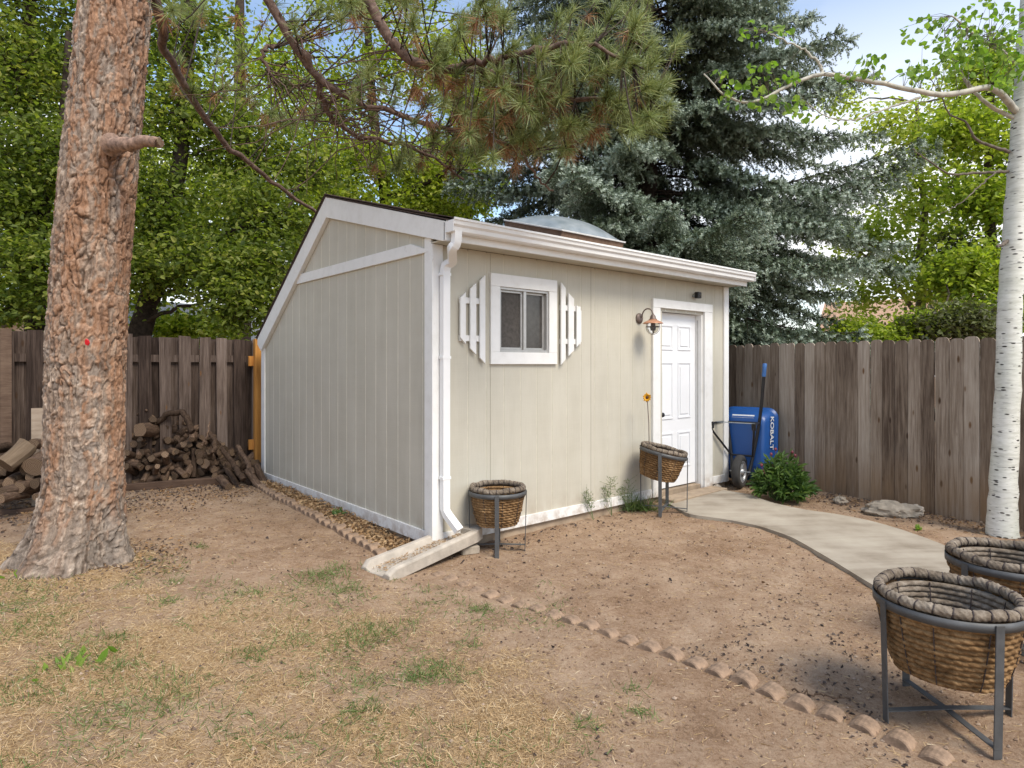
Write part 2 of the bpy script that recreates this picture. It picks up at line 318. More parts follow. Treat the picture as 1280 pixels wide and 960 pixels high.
# leaves
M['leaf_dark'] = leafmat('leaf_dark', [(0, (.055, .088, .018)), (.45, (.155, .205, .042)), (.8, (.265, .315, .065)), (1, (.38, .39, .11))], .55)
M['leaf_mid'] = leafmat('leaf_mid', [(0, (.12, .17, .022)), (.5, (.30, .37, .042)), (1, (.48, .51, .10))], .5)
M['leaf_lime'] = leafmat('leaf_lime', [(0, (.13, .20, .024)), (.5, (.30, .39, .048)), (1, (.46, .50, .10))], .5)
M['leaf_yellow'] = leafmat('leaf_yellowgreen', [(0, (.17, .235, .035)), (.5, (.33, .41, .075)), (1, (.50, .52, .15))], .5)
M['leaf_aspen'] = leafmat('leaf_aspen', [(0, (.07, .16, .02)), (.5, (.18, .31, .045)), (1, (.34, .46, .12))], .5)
M['leaf_peony'] = leafmat('leaf_peony', [(0, (.03, .07, .014)), (.5, (.085, .16, .035)), (1, (.20, .29, .09))], .3, spec=.5)
M['leaf_purple'] = leafmat('leaf_shrub', [(0, (.06, .055, .035)), (.5, (.11, .12, .05)), (1, (.17, .20, .07))], .35)
M['spruce'] = leafmat('spruce_needles', [(0, (.030, .042, .018)), (.35, (.10, .135, .072)), (.7, (.215, .275, .20)), (1, (.40, .47, .39))], .12, (1, 1, .9), spec=.35)
M['spruce_twig'] = plain('dead_twig', (.07, .045, .035), .95, var=.5, sc=20)
M['needle'] = leafmat('pine_needles', [(0, (.095, .125, .03)), (.5, (.23, .285, .095)), (.85, (.36, .41, .165)), (1, (.50, .52, .25))], .22, (1, 1, .8), spec=.5)
M['needle_dead'] = leafmat('dead_needles', [(0, (.14, .06, .025)), (.5, (.30, .14, .06)), (1, (.44, .26, .13))], .2, (1, .9, .8))
M['straw'] = leafmat('straw', [(0, (.22, .13, .06)), (.5, (.47, .325, .17)), (.85, (.62, .46, .27)), (1, (.72, .60, .41))], .15, (1, 1, 1), spec=.2)
M['grass'] = leafmat('green_grass', [(0, (.07, .12, .03)), (.5, (.12, .20, .055)), (1, (.26, .30, .13))], .35)
M['chips'] = leafmat('wood_chips', [(0, (.16, .085, .04)), (.5, (.36, .225, .115)), (1, (.54, .39, .23))], .05, (1, 1, 1), spec=.15)
M['litter'] = leafmat('leaf_litter_brown', [(0, (.045, .034, .031)), (.5, (.11, .083, .072)), (.85, (.20, .14, .105)), (1, (.36, .28, .2))], .1, (1, 1, 1), spec=.2)
M['petal'] = plain('yellow_petal', (.62, .30, .015), .5, var=.15)
M['centre'] = plain('flower_centre', (.08, .03, .012), .7)
M['red'] = plain('red_tag', (.55, .01, .02), .4)
M['bud'] = plain('peony_bud', (.17, .03, .045), .5, var=.3)
M['stem'] = plain('green_stem', (.10, .15, .05), .6)
M['weed'] = leafmat('weed', [(0, (.12, .17, .07)), (1, (.28, .31, .17))], .3)
M['stucco'] = plain('pink_stucco', (.55, .40, .31), .9, var=.08)
M['stucco_tan'] = plain('tan_stucco', (.50, .36, .25), .9, var=.08)
M['roof_grey'] = plain('grey_shingles', (.20, .20, .21), .9, var=.25, sc=20)
M['roof_tan'] = plain('tan_tiles', (.42, .27, .18), .9, var=.25, sc=10)
M['galv'] = plain('galvanised', (.34, .37, .39), .45, .5, var=.1)

# ------------------------------------------------------------------ ground
CX, CY, TH = -.655, 5.27, R(40.6)
UX, UY = math.cos(TH), math.sin(TH)
def shed_pt(s, t, z=0): return Vector((CX+s*UX-t*UY, CY+s*UY+t*UX, z))
def gz0(x, y):
    # soil and bark hump under the firewood heap
    ax0, ay0, bx0, by0 = -5.2, 7.75, -3.45, 8.7; dx, dy = bx0-ax0, by0-ay0; L2 = dx*dx+dy*dy; t = np.clip(((x-ax0)*dx+(y-ay0)*dy)/L2, 0, 1); d = np.hypot(x-ax0-t*dx, y-ay0-t*dy)
    return -.075*sstep(-2.2, -.3, x)+np.interp(t, [0, .35, .62, .8, 1], [.46, .54, .42, .12, .0])*np.exp(-(d/.20)**2)
def gz(x, y):
    x = np.asarray(x, float); y = np.asarray(y, float); P = np.stack([x, y, 0*x], -1)
    d = np.hypot(x-.5, y-5); a = 1-sstep(9, 14, d)
    return gz0(x, y)+a*((fbm(P*1.1, 3, 5)-.5)*.06+(fbm(P*5, 4, 9)-.5)*.034)
def axis(lo, hi, step, far):
    c = np.arange(lo, hi+1e-6, step); o = []; q = step; p = hi
    while p < far: q *= 1.35; p += q; o.append(p)
    n = []; q = step; p = lo
    while p > -far: q *= 1.35; p -= q; n.append(p)
    return np.array(n[::-1]+list(c)+o)
ax, ay = axis(-6.5, 6.5, .035, 180), axis(1.6, 9.5, .035, 180)
GX, GY = np.meshgrid(ax, ay)
GZ = gz(GX, GY)
# edging line: the pieces follow it, the mulch strip lies between it and the wall
E1 = [gp(316, 603, 0), gp(345, 622, 0), gp(400, 651, -.01), gp(440, 671, -.02), gp(486, 694, -.03)]
E2 = [gp(540, 716), gp(600, 737), gp(660, 756), gp(740, 783), gp(800, 803), gp(870, 826), gp(940, 853), gp(1000, 876), gp(1050, 893), gp(1090, 908), gp(1180, 945)]
def straw_mask(x, y):
    P = np.stack([x, y, 0*x], -1); n = fbm(P*1.3, 4, 31)-.5; n2 = fbm(P*4.5, 3, 77)-.5
    # camera-side left lawn: fades towards the shed and to the right
    d = (x+1.7)*.45+(y-3.85)*.95
    pat = .30+.70*sstep(.36, .58, fbm(P*2.9, 4, 19))
    m = pat*sstep(.75, -.55, d+n*1.5+n2*.6)*sstep(.75, -.5, x+n*1.6)
    return m
def green_mask(x, y):
    P = np.stack([x, y, 0*x], -1); return sstep(.57, .68, fbm(P*2.3, 4, 55))*sstep(.45, -.2, x-.4)*sstep(5.3, 4.7, y)
sm_ = straw_mask(GX, GY)
k = NT('ground_soil'); v = k.vec(); big = k.noise(v, .9, 5, .6); mid = k.noise(v, 6, 6, .65); fine = k.noise(v, 45, 5, .75); vf = k.noise(v, 160, 4, .8)
f = k.math('ADD', k.math('MULTIPLY', big, .24), k.math('ADD', k.math('MULTIPLY', mid, .24), k.math('ADD', k.math('MULTIPLY', fine, .26), k.math('MULTIPLY', vf, .26))))
dirt = k.ramp(f, [(.38, (.14, .085, .05)), (.455, (.265, .17, .108)), (.53, (.37, .26, .177)), (.62, (.485, .365, .265))])
straw = k.ramp(k.math('ADD', k.math('MULTIPLY', fine, .5), k.math('MULTIPLY', vf, .5)), [(.36, (.19, .115, .06)), (.5, (.40, .275, .155)), (.64, (.57, .43, .265))])
c = k.mix(k.attr('straw'), dirt, straw)
sp = k.voro(v, 55); spm = k.math('MULTIPLY', k.ramp(sp, [(.10, 1.), (.16, 0.)]), k.ramp(k.noise(v, 3.1, 3), [(.5, 0.), (.6, .8)])); c = k.mix(spm, c, (.055, .036, .028))
sp2 = k.voro(v, 38); c = k.mix(k.math('MULTIPLY', k.ramp(sp2, [(.06, 1.), (.10, 0.)]), .4), c, (.42, .32, .23))
M['ground'] = k.pbsdf(c, .97, k.bump(k.math('ADD', k.math('MULTIPLY', fine, .8), k.math('MULTIPLY', vf, .6)), .75, .018), spec=.12)
g = npmesh('ground', np.stack([GX, GY, GZ], -1), gridF(len(ax), len(ay)), M['ground'], attrs={'straw': sm_.ravel()}, smooth=True); g['kind'] = 'structure'

# concrete path
back = [gp(889, 610.5, -.02), gp(935, 618, -.02), gp(965, 629, -.03), gp(1010, 638.5, -.03), gp(1040, 642, -.03), gp(1087, 651, -.03), gp(1124, 661.5, -.03), gp(1171, 678, -.03), gp(1230, 705, -.03), gp(1330, 765, -.03)]
front = [gp(822, 619.5, -.01), gp(860, 640.5, -.02), gp(910, 647, -.03), gp(950, 655, -.03), gp(990, 668.5, -.03), gp(1040, 697, -.03), gp(1085, 724.5, -.03), gp(1150, 760, -.03), gp(1265, 801, -.03), gp(1420, 865, -.03)]
def resamp(P, n):
    P = np.array([tuple(p) for p in P]); d = np.r_[0, np.cumsum(np.linalg.norm(np.diff(P, axis=0), axis=1))]; t = np.linspace(0, d[-1], n)
    # smooth (Catmull style through cubic smoothing of linear samples)
    Q = np.stack([np.interp(t, d, P[:, i]) for i in range(3)], -1)
    for _ in range(2): Q[1:-1] = Q[1:-1]*.5+(Q[:-2]+Q[2:])*.25
    return Q
B, Fr = resamp(back, 60), resamp(front, 60); wv = np.linspace(0, 1, 12)[:, None, None]
S = Fr[None]*(1-wv)+B[None]*wv
S[..., 2] += .006-.024*(1-wv[..., 0])
rimv = np.array([S[0], S[-1]]); low = rimv.copy(); low[..., 2] -= .09
V = np.concatenate([low[:1], S, low[1:]], 0)
p = npmesh('path', V, gridF(60, 14), M['path'], smooth=False); p['kind'] = 'structure'
mb = MB(); a_, b_ = shed_pt(2.98, -.12), shed_pt(4.0, -.12); # door threshold slab
mb.prism([shed_pt(3.0, -.04, -.12), shed_pt(4.1, -.04, -.12), shed_pt(4.1, -.26, -.12), shed_pt(3.0, -.26, -.12)], (0, 0, .118)); 
o = mb.build('door_step', M['found'], bevel=.006); tag(o, 'low concrete step under the white shed door', 'step')

# ------------------------------------------------------------------ shed
shed = empty('shed', (CX, CY, 0), TH, 'tan wooden saltbox shed with white trim and skylight dome', 'shed')
def fs(px, t=0):
    q = (px-640)/FP; x0, y0 = CX-t*UY, CY+t*UX; return (q*y0-x0)/(UX-q*UY)
def fz(px, py, t=0):
    s = fs(px, t); Y = CY+s*UY+t*UX; return s, CH-(py-YH)*Y/FP
LEN, DEP = 4.51, 3.98
PKT, PKZ = 1.97, 3.29; FT, FZ = -.27, 2.655; BT, BZ = 4.06, 1.855
def zroof(t): return np.interp(t, [FT, PKT, BT], [FZ, PKZ, BZ])
ZT = 2.50
# openings in the front wall
W0, W1, WZ0, WZ1 = .70, 1.315, 1.615, 2.205
D0, D1, DZ1 = fs(822, .06), fs(878.5, 0), 2.115
# left wall (x=0 plane): clapboard strips with grooves
mb = MB(); gs = .203; e = [0]+list(np.arange(.16, DEP, gs))+[DEP]; e = sorted(e+[PKT])
for a, b in zip(e[:-1], e[1:]):
    ga = .007 if a not in (0, PKT) else 0; gb = .007 if b not in (DEP, PKT) else 0
    a2, b2 = a+ga, b-gb
    mb.prism([(0, a2, .02), (0, b2, .02), (0, b2, zroof(b2)-.03), (0, a2, zroof(a2)-.03)], (.02, 0, 0))
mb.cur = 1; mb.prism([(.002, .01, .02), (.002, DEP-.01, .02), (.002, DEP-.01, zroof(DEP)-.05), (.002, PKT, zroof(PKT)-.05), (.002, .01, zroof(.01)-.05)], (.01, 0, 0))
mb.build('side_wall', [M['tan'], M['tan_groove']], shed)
# front wall (y=0 plane)
mb = MB(); gr = list(np.arange(.155, LEN, .2035)); ed = sorted(set([0.021, LEN]+gr+[W0, W1, D0, D1]))
for a, b in zip(ed[:-1], ed[1:]):
    ga = .005 if a in gr else 0; gb = .005 if b in gr else 0; mid = (a+b)/2; zz = [(.02, ZT)]
    if W0 < mid < W1: zz = [(.02, WZ0), (WZ1, ZT)]
    if D0 < mid < D1: zz = [(DZ1, ZT)]
    for z0, z1 in zz: mb.prism([(a+ga, 0, z0), (b-gb, 0, z0), (b-gb, 0, z1), (a+ga, 0, z1)], (0, .02, 0))
mb.cur = 1
for a, b, z0, z1 in ((.03, W0-.01, .03, ZT), (W0, W1, .03, WZ0-.01), (W0, W1, WZ1+.01, ZT), (W1+.01, D0-.01, .03, ZT), (D0, D1, DZ1+.01, ZT), (D1+.01, LEN-.01, .03, ZT)):
    mb.bb((a, .0018, z0), (b, .014, z1-.01))
mb.build('front_wall', [M['tan'], M['tan_joint']], shed)
mb = MB(); mb.bb((LEN-.02, .03, .02), (LEN, DEP, 1.8)); mb.prism([(LEN-.02, .03, 1.8), (LEN-.02, DEP, 1.8), (LEN-.02, PKT, PKZ-.05), (LEN-.02, .03, 2.6)], (.018, 0, 0)); mb.bb((.03, DEP-.02, .02), (LEN-.03, DEP, 1.83))
mb.build('rear_wall', M['tan'], shed)
mb = MB(); mb.bb((.012, .016, -.25), (LEN-.012, DEP-.02, .03)); mb.build('foundation', M['found'], shed)
for sa, za_, zb_ in ((.608, .1, 1.49), (.608, 2.325, 2.49), (1.93, .1, 2.49)):
    mb = MB(); mb.bb((sa-.0022, -.0012, za_), (sa+.0022, .001, zb_)); mb.build('panel_seam', M['seam'], shed)
# trim boards
th = .022
mb = MB()
mb.bb((-th, -.0005, .0), (0, .098, 2.56)); mb.bb((-th, -th, 0), (.085, 0, ZT)); mb.build('corner_board', M['white'], shed, .002)
mb = MB(); mb.bb((LEN-.085, -th, .0), (LEN+th, 0, ZT)); mb.bb((LEN, .0005, 0), (LEN+th, .09, 2.5)); mb.build('corner_board', M['white'], shed, .002)
mb = MB(); mb.bb((-th, DEP-.085, 0), (0, DEP+.02, 1.83)); mb.build('corner_board', M['white'], shed, .002)
mb = MB(); mb.bb((-th+.002, .1, 0), (0, DEP-.087, .105)); mb.build('base_board', M['white'], shed, .002)
mb = MB(); mb.bb((.087, -th+.002, 0), (fs(813.5)-.002, 0, .095)); mb.build('base_board', M['white'], shed, .002); mb = MB(); mb.bb((fs(888)+.002, -th+.002, 0), (LEN-.087, 0, .095)); mb.build('base_board', M['white'], shed, .002)
# rake boards and the horizontal band
wf, wb = .20, .235; x0 = -.05
def rake(pts, name): m_ = MB(); m_.prism([(x0, a, b) for a, b in pts], (.049, 0, 0)); return m_.build(name, M['white'], shed, .002)
sf = (PKZ-FZ)/(PKT-FT); sb = (PKZ-BZ)/(BT-PKT)
tin = PKT-.012; zin = PKZ-wf+.0
rake([(FT+.02, FZ-.012), (FT+.02, FZ-.012-.155), (FT+.06, FZ-.165+.0), (tin, zin-.03), (PKT, PKZ-.012)], 'rake_board')
rake([(PKT+.003, PKZ-.012), (tin+.003, zin-.03), (BT-.12, BZ+sb*.12-wb-.02), (BT+.0, BZ-.09), (BT, BZ-.012)], 'rake_board')
mb = MB(); zb0, zb1 = 2.44, 2.545
tl0 = PKT+(PKZ-wb-.035-zb0)/sb; tl1 = PKT+(PKZ-wb-.035-zb1)/sb
mb.prism([(-.024, .03, zb0), (-.024, tl0+.05, zb0), (-.024, tl1+.05, zb1), (-.024, .32, zb1), (-.024, .05, zb0+.02)], (.023, 0, 0)); mb.build('gable_band', M['white'], shed, .002)
# roof: two slabs with shingle thickness
mb = MB()
def slab(t0, z0, t1, z1, th_, xa=-.07, xb=LEN+.07): mb.prism([(xa, t0, z0), (xa, t1, z1), (xa, t1, z1+th_), (xa, t0, z0+th_)], (xb-xa, 0, 0))
slab(FT-.01, FZ-.01, PKT, PKZ-.01, .012, -.058, LEN+.06); slab(PKT+.001, PKZ-.01, BT+.02, BZ-.024, .012, -.058, LEN+.06)
N = 14
for i in range(N):      # shingle courses
    a = FT-.02+(PKT-FT)*i/N; mb.box((LEN/2, a+.09, zroof(a)+.012+sf*.09+.004), (LEN+.13, .2, .007), Matrix.Rotation(math.atan(sf)-.02, 3, 'X'))
    b = PKT+(BT-PKT)*(i+1)/N; mb.box((LEN/2, b-.07, zroof(b)+.010+sb*.07+.004), (LEN+.13, .22, .007), Matrix.Rotation(-math.atan(sb)+.02, 3, 'X'))
roof = mb.build('roof', M['shingle'], shed)
# front fascia, soffit, gutter, downspout
mb = MB(); mb.bb((-.05, -.252, 2.492), (LEN+.06, -.226, 2.635)); mb.build('fascia', M['white'], shed, .002)
mb = MB(); mb.bb((-.02, -.2255, 2.503), (LEN+.05, -.001, 2.515)); mb.build('soffit', M['tan'], shed)
mb = MB(); pr = [(-.253, 2.655), (-.253, 2.548), (-.32, 2.548), (-.335, 2.560), (-.340, 2.59), (-.357, 2.607), (-.362, 2.637), (-.372, 2.640), (-.372, 2.657), (-.362, 2.657), (-.362, 2.647), (-.330, 2.612), (-.312, 2.562), (-.262, 2.562), (-.262, 2.655)]
mb.prism([(-.045, a, b) for a, b in pr], (LEN+.125, 0, 0)); mb.bb((-.049, -.36, 2.55), (-.0455, -.254, 2.64)); mb.bb((LEN+.0805, -.36, 2.55), (LEN+.084, -.254, 2.64)); mb.build('gutter', M['gutter'], shed)
s1, s0 = fs(570.5, -.31), fs(556.3, -.06)
mb = MB(); path = curve([(s1, -.312, 2.56), (s1, -.312, 2.50), (s1-.004, -.30, 2.455), (s1-.012, -.265, 2.42), (s0+.03, -.12, 2.355), (s0+.006, -.075, 2.325), (s0, -.062, 2.28)], 40)+[(s0, -.06, 1.2), (s0, -.06, .30), (s0+.008, -.085, .255), (s0+.05, -.19, .14)]
mb.sweep(path, .068, .052, (1, 0, 0)); dsp = mb.build('downspout', M['gutter'], shed, .003)
for z in (.55, 1.55, 2.24): mb = MB(); mb.bb((s0-.042, -.089, z), (s0+.042, -.024, z+.022)); mb.build('strap', M['gutter'], dsp)
# window
wf_ = empty('window', parent := (0, 0, 0)); wf_.parent = shed
a0, za = fz(611.7, 455.3); a1, zb = fz(694.4, 351.2)
mb = MB(); yo = -.026
mb.bb((a0, yo, WZ1), (a1, 0, zb)); mb.bb((a0, yo, za), (a1, 0, WZ0)); mb.bb((a0, yo+.001, WZ0+.001), (W0, 0, WZ1-.001)); mb.bb((W1, yo+.001, WZ0+.001), (a1, 0, WZ1-.001)); mb.build('casing', M['white'], wf_, .002)
mb = MB()
def fr(a, b, c, d, y0, y1, wd): mb.bb((a, y0, c), (b, y1, c+wd)); mb.bb((a, y0, d-wd), (b, y1, d)); mb.bb((a, y0, c+wd), (a+wd, y1, d-wd)); mb.bb((b-wd, y0, c+wd), (b, y1, d-wd))
fr(W0+.001, W1-.001, WZ0+.001, WZ1-.001, -.012, .07, .022)
mc = (W0+W1)/2+.01; mb.bb((mc-.017, -.006, WZ0+.023), (mc+.017, .05, WZ1-.023)); fr(W0+.024, mc-.018, WZ0+.024, WZ1-.024, .012, .04, .02); fr(mc+.018, W1-.024, WZ0+.024, WZ1-.024, .026, .055, .02)
mb.build('sash', M['alu'], wf_, .0015)
mb = MB(); mb.bb((W0+.03, .028, WZ0+.03), (mc, .032, WZ1-.03)); mb.build('insect_screen', M['screen'], wf_)
mb = MB(); mb.bb((mc, .040, WZ0+.03), (W1-.03, .044, WZ1-.03)); mb.build('pane', M['glass'], wf_)
# shutters
def shutter(slats, rails, inner):
    m_ = MB(); t0 = -.032
    for (xa, xb, ytop, ybot) in slats:
        A, B_ = fs(xa, t0), fs(xb, t0); c = (xa+xb)/2; zt = fz(c, ytop, t0)[1]; zbm = fz(c, ybot, t0)[1]; ch = .055
        ta, tb = (zt-ch, zt) if inner > 0 else (zt, zt-ch); ba, bb_ = (zbm+ch, zbm) if inner > 0 else (zbm, zbm+ch)
        m_.prism([(A, t0-.008, ba), (B_, t0-.008, bb_), (B_, t0-.008, tb), (A, t0-.008, ta)], (0, .018, 0))
    for (xa, xb, y) in rails:
        A, B_ = fs(xa, -.01), fs(xb, -.01); z = fz((xa+xb)/2, y, -.01)[1]; m_.bb((A, -.0215, z-.026), (B_, -.001, z+.026))
    return m_.build('shutter', M['white'], shed, .0015)
shutter([(575, 581.8, 365, 430), (587.5, 594.8, 353.5, 443.5), (599.6, 606.2, 343.5, 455)], [(574, 602, 376), (574, 602, 423)], 1)
shutter([(701, 706.6, 353, 456), (710.2, 717, 366.5, 445), (720.3, 726.2, 381.5, 434)], [(700, 725, 385.5), (700, 725, 427)], -1)
# door
dr = empty('door', (0, 0, 0)); dr.parent = shed
mb = MB(); dl0, dl1, dt = fs(813.8), fs(823), fz(814, 373.1)[1]; rr0, rr1 = fs(878.5), fs(888)
mb.bb((dl0, -.032, -.0), (dl1, 0, dt-.1)); mb.bb((rr0, -.032, -.02), (rr1, 0, dt-.1)); mb.bb((dl0, -.034, dt-.099), (rr1, 0, dt)); mb.build('door_casing', M['white'], dr, .002)
mb = MB(); mb.bb((rr0-.03, .001, -.03), (rr0-.001, .14, dt-.13)); mb.bb((dl1+.001, .001, -.03), (dl1+.02, .14, dt-.13)); mb.bb((dl1, .001, dt-.13), (rr0, .14, dt-.101)); mb.build('door_jamb', M['white'], dr)
mb = MB(); mb.bb((rr0-.0315, .045, .05), (rr0-.0302, .065, 2.05))
for i in range(14): mb.box((rr0-.032, .055, .12+i*.145), (.004, .014, .02))
mb.build('hinge_strip', M['alu'], dr)
px0, px1 = dl1+.022, rr0-.034; pz0, pz1 = .045, dt-.135; yd = .085
mb = MB(); mb.bb((px0, yd, pz0), (px1, yd+.04, pz1)); Wd = px1-px0
rows = [(pz1-.14-.30, pz1-.14), (pz1-.58-.70+.02, pz1-.58), (pz0+.22, pz1-1.42)]
for z0, z1 in rows:
    for c in (.285, .715):
        xa, xb = px0+Wd*c-Wd*.155, px0+Wd*c+Wd*.155
        # raised moulding frame around a raised field
        for (q0, q1, r0, r1) in ((xa, xb, z0, z0+.022), (xa, xb, z1-.022, z1), (xa, xa+.02, z0+.022, z1-.022), (xb-.02, xb, z0+.022, z1-.022)): mb.bb((q0, yd-.010, r0), (q1, yd, r1))
        mb.prism([(xa+.045, yd-.001, z0+.05), (xb-.045, yd-.001, z0+.05), (xb-.045, yd-.001, z1-.05), (xa+.045, yd-.001, z1-.05)], (0, -.008, 0))
mb.build('door_leaf', M['door'], dr, .003)
mb = MB(); kn = fz(824.5, 518.5, yd); mb.lathe([(.0, -.06), (.022, -.058), (.03, -.045), (.022, -.03), (.01, -.02), (.01, -.006), (.03, -.004), (.03, 0), (0, 0)], (max(kn[0], px0+.055), yd, kn[1]), 20, Matrix.Rotation(R(-90), 3, 'X')); mb.build('knob', M['black'], dr)
# skylight dome
sky_l = empty('skylight', (0, 0, 0)); sky_l.parent = shed
ds0, ds1, dt0, dt1 = fs(660, 1.0), fs(737, 1.0), .45, 1.45; ang = math.atan(sf); cs, ct = (ds0+ds1)/2, (dt0+dt1)/2; Mr = Matrix.Rotation(ang, 3, 'X'); oc = Vector((cs, ct, zroof(ct)+.02))
hw, hd = (ds1-ds0)/2, (dt1-dt0)/2
mb = MB(); mb.box(oc+Mr @ Vector((0, 0, .03)), (2*hw, 2*hd, .08), Mr); mb.build('skylight_curb', M['curb'], sky_l, .004)
mb = MB(); mb.box(oc+Mr @ Vector((0, 0, .078)), (2*hw+.03, 2*hd+.03, .018), Mr); mb.build('skylight_frame', M['white'], sky_l, .003)
V = []; n = 28
for i in range(n):
    for j in range(n):
        a, b = -1+2*i/(n-1), -1+2*j/(n-1); h = .15*(1-abs(a)**2.6)**.75*(1-abs(b)**2.6)**.75; V.append(oc+Mr @ Vector((a*(hw-.02), b*(hd-.02), .088+h)))
npmesh('skylight_dome', [tuple(p) for p in V], gridF(n, n), M['dome'], sky_l, smooth=True)

# wall lamp and camera: screwed to the shed but lifted off on their own
ls, lz = fz(799.5, 398, -.01)
lamp = empty('wall_lamp', shed_pt(ls, 0, lz), TH, 'bronze barn style wall lamp with caged globe beside the white door', 'lamp')
mb = MB(); Q = Matrix.Rotation(R(90), 3, 'X'); mb.lathe([(0, .0), (.058, .0), (.058, .012), (.045, .022), (.02, .03), (0, .03)], (0, -.001, 0), 24, Q); mb.build('back_plate', M['bronze'], lamp)
hx, hy, hz_ = .0, -.19, .0
mb = MB(); pts = [(0, -.03, 0)]+[(0, -.12+.075*math.cos(a)*-1, .03+.085*math.sin(a)) for a in np.linspace(R(-10), R(180), 14)]; pts = [(0, -.025, 0)]+[(0, -.045-.075*(1-math.cos(a)), .02+.08*math.sin(a)) for a in np.linspace(0, math.pi, 14)]+[(0, -.195, -.0)]
mb.tube(pts, .0075, 8); mb.lathe([(0, .03), (.018, .03), (.03, .01), (.032, -.01), (.045, -.02)], (0, hy, hz_), 20); mb.build('arm', M['bronze'], lamp)
mb = MB(); mb.lathe([(.035, -.012), (.05, -.03), (.085, -.045), (.108, -.06), (.112, -.066), (.106, -.068), (.08, -.055), (.035, -.03)], (0, hy, hz_), 28); mb.build('lamp_shade', M['copper'], lamp)
mb = MB(); mb.lathe([(.055, -.065), (.064, -.085), (.066, -.11), (.058, -.14), (.038, -.165), (.012, -.175), (0, -.176)], (0, hy, hz_), 24); mb.build('globe', M['lampglass'], lamp)
mb = MB()
for a in range(4):
    c_, s_ = math.cos(a*math.pi/2+.6), math.sin(a*math.pi/2+.6); mb.tube([(r*c_, hy+r*s_, z) for r, z in ((.062, -.065), (.071, -.085), (.073, -.11), (.065, -.143), (.043, -.171), (.014, -.183), (0, -.184))], .003, 5)
mb.lathe([(.072, -.097), (.076, -.1), (.072, -.103)], (0, hy, 0), 24); mb.build('cage', M['bronze'], lamp)
mb = MB(); mb.lathe([(0, -.05), (.018, -.055), (.02, -.09), (.026, -.11), (.02, -.135), (0, -.14)], (0, hy, 0), 16); mb.build('bulb', M['paper'], lamp)
cs_, cz_ = fz(872.5, 369, -.06)
cm = empty('security_camera', shed_pt(cs_, 0, cz_), TH, 'small black cube camera under the eave above the door', 'camera')
mb = MB(); mb.box((0, -.06, 0), (.075, .06, .075)); mb.build('body', M['black_plastic'], cm, .008)
mb = MB(); mb.lathe([(0, .034), (.022, .034), (.022, .03), (.026, .028)], (0, -.06, 0), 18, Q); mb.build('lens', M['glass'], cm)
mb = MB(); mb.tube([(-.02, -.001, -.01), (-.03, -.02, -.01), (-.02, -.035, 0)], .012, 8); mb.build('mount', M['galv'], cm)

# ------------------------------------------------------------------ fences
def board(m_, base, du, wdt, h, thk, nrm, top='round', tint=.5, lean=0):
    m_.tint = tint; du = Vector(du); nv = Vector(nrm); b = Vector(base); up = (Vector((0, 0, 1))+du*lean).normalized()
    P = [b-du*wdt/2, b+du*wdt/2]
    if top == 'round':
        r = wdt*.36; P += [b+du*wdt/2+up*(h-r*.9)]+[b+du*(wdt/2-r+r*math.cos(a))+up*(h-r*.9+r*.9*math.sin(a)) for a in (R(35), R(65), R(90))]+[b-du*(wdt/2-r+r*math.cos(a))+up*(h-r*.9+r*.9*math.sin(a)) for a in (R(90), R(65), R(35))]+[b-du*wdt/2+up*(h-r*.9)]
    else: P += [b+du*wdt/2+up*h, b-du*wdt/2+up*(h+random.uniform(-.008, .008))]
    m_.prism(P, nv*thk)
# right fence: butted pickets, weathered
fr0 = Vector((3.80, 7.94, 0)); fdir = Vector((.505, -.863, 0)).normalized(); fn = Vector((-.863, -.505, 0)).normalized()
fence_r = empty('picket_fence', fr0, 0, 'weathered grey brown picket fence with rounded tops right of the shed', 'fence')
mb = MB(); q = -5.2
while q < 4.6:
    wd = random.choice([.138, .142, .14, .135, .139, .092 if random.random() < .25 else .14]); c = fdir*(q+wd/2); zb_ = -.10
    board(mb, (c.x, c.y, zb_)+Vector((0, 0, 0)) if False else Vector((c.x, c.y, zb_))-fn*random.uniform(0, .006), fdir, wd-.005, 1.78-zb_+random.uniform(-.014, .012), .017, fn, 'round', random.random(), random.uniform(-.004, .004)); q += wd
mb.build('picket_panel', M['fence_r'], fence_r)
for z in (.3, .95, 1.5):
    mb = MB(); a, b = fdir*-5.2-fn*.03, fdir*4.6-fn*.03; mb.tint = .4; mb.sweep([(a.x, a.y, z), (b.x, b.y, z)], .09, .036, (0, 0, 1)); mb.build('rail', M['fence_r'], fence_r)
for q in (-4.4, -2, .4, 2.8):
    mb = MB(); c = fdir*q-fn*.1; mb.box((c.x, c.y, .8), (.09, .09, 1.9)); mb.build('post', M['fence_r'], fence_r)
# left fence: board on board
fl0 = Vector((-3.60, 8.62, 0)); ldir = Vector((-UX, -UY, 0)); LNRM = Vector((UY, -UX, 0))
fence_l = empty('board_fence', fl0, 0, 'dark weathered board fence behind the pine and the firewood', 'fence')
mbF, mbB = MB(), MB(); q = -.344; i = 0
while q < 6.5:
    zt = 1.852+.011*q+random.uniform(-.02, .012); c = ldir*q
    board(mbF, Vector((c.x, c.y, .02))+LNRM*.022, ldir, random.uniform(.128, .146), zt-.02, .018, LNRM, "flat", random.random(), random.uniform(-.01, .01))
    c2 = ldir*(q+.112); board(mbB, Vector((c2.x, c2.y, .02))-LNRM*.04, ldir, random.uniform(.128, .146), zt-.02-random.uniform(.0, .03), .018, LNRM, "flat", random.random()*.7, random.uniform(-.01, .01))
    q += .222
mbF.build('front_boards', M['fence_l'], fence_l); mbB.build('rear_boards', M['fence_l'], fence_l)
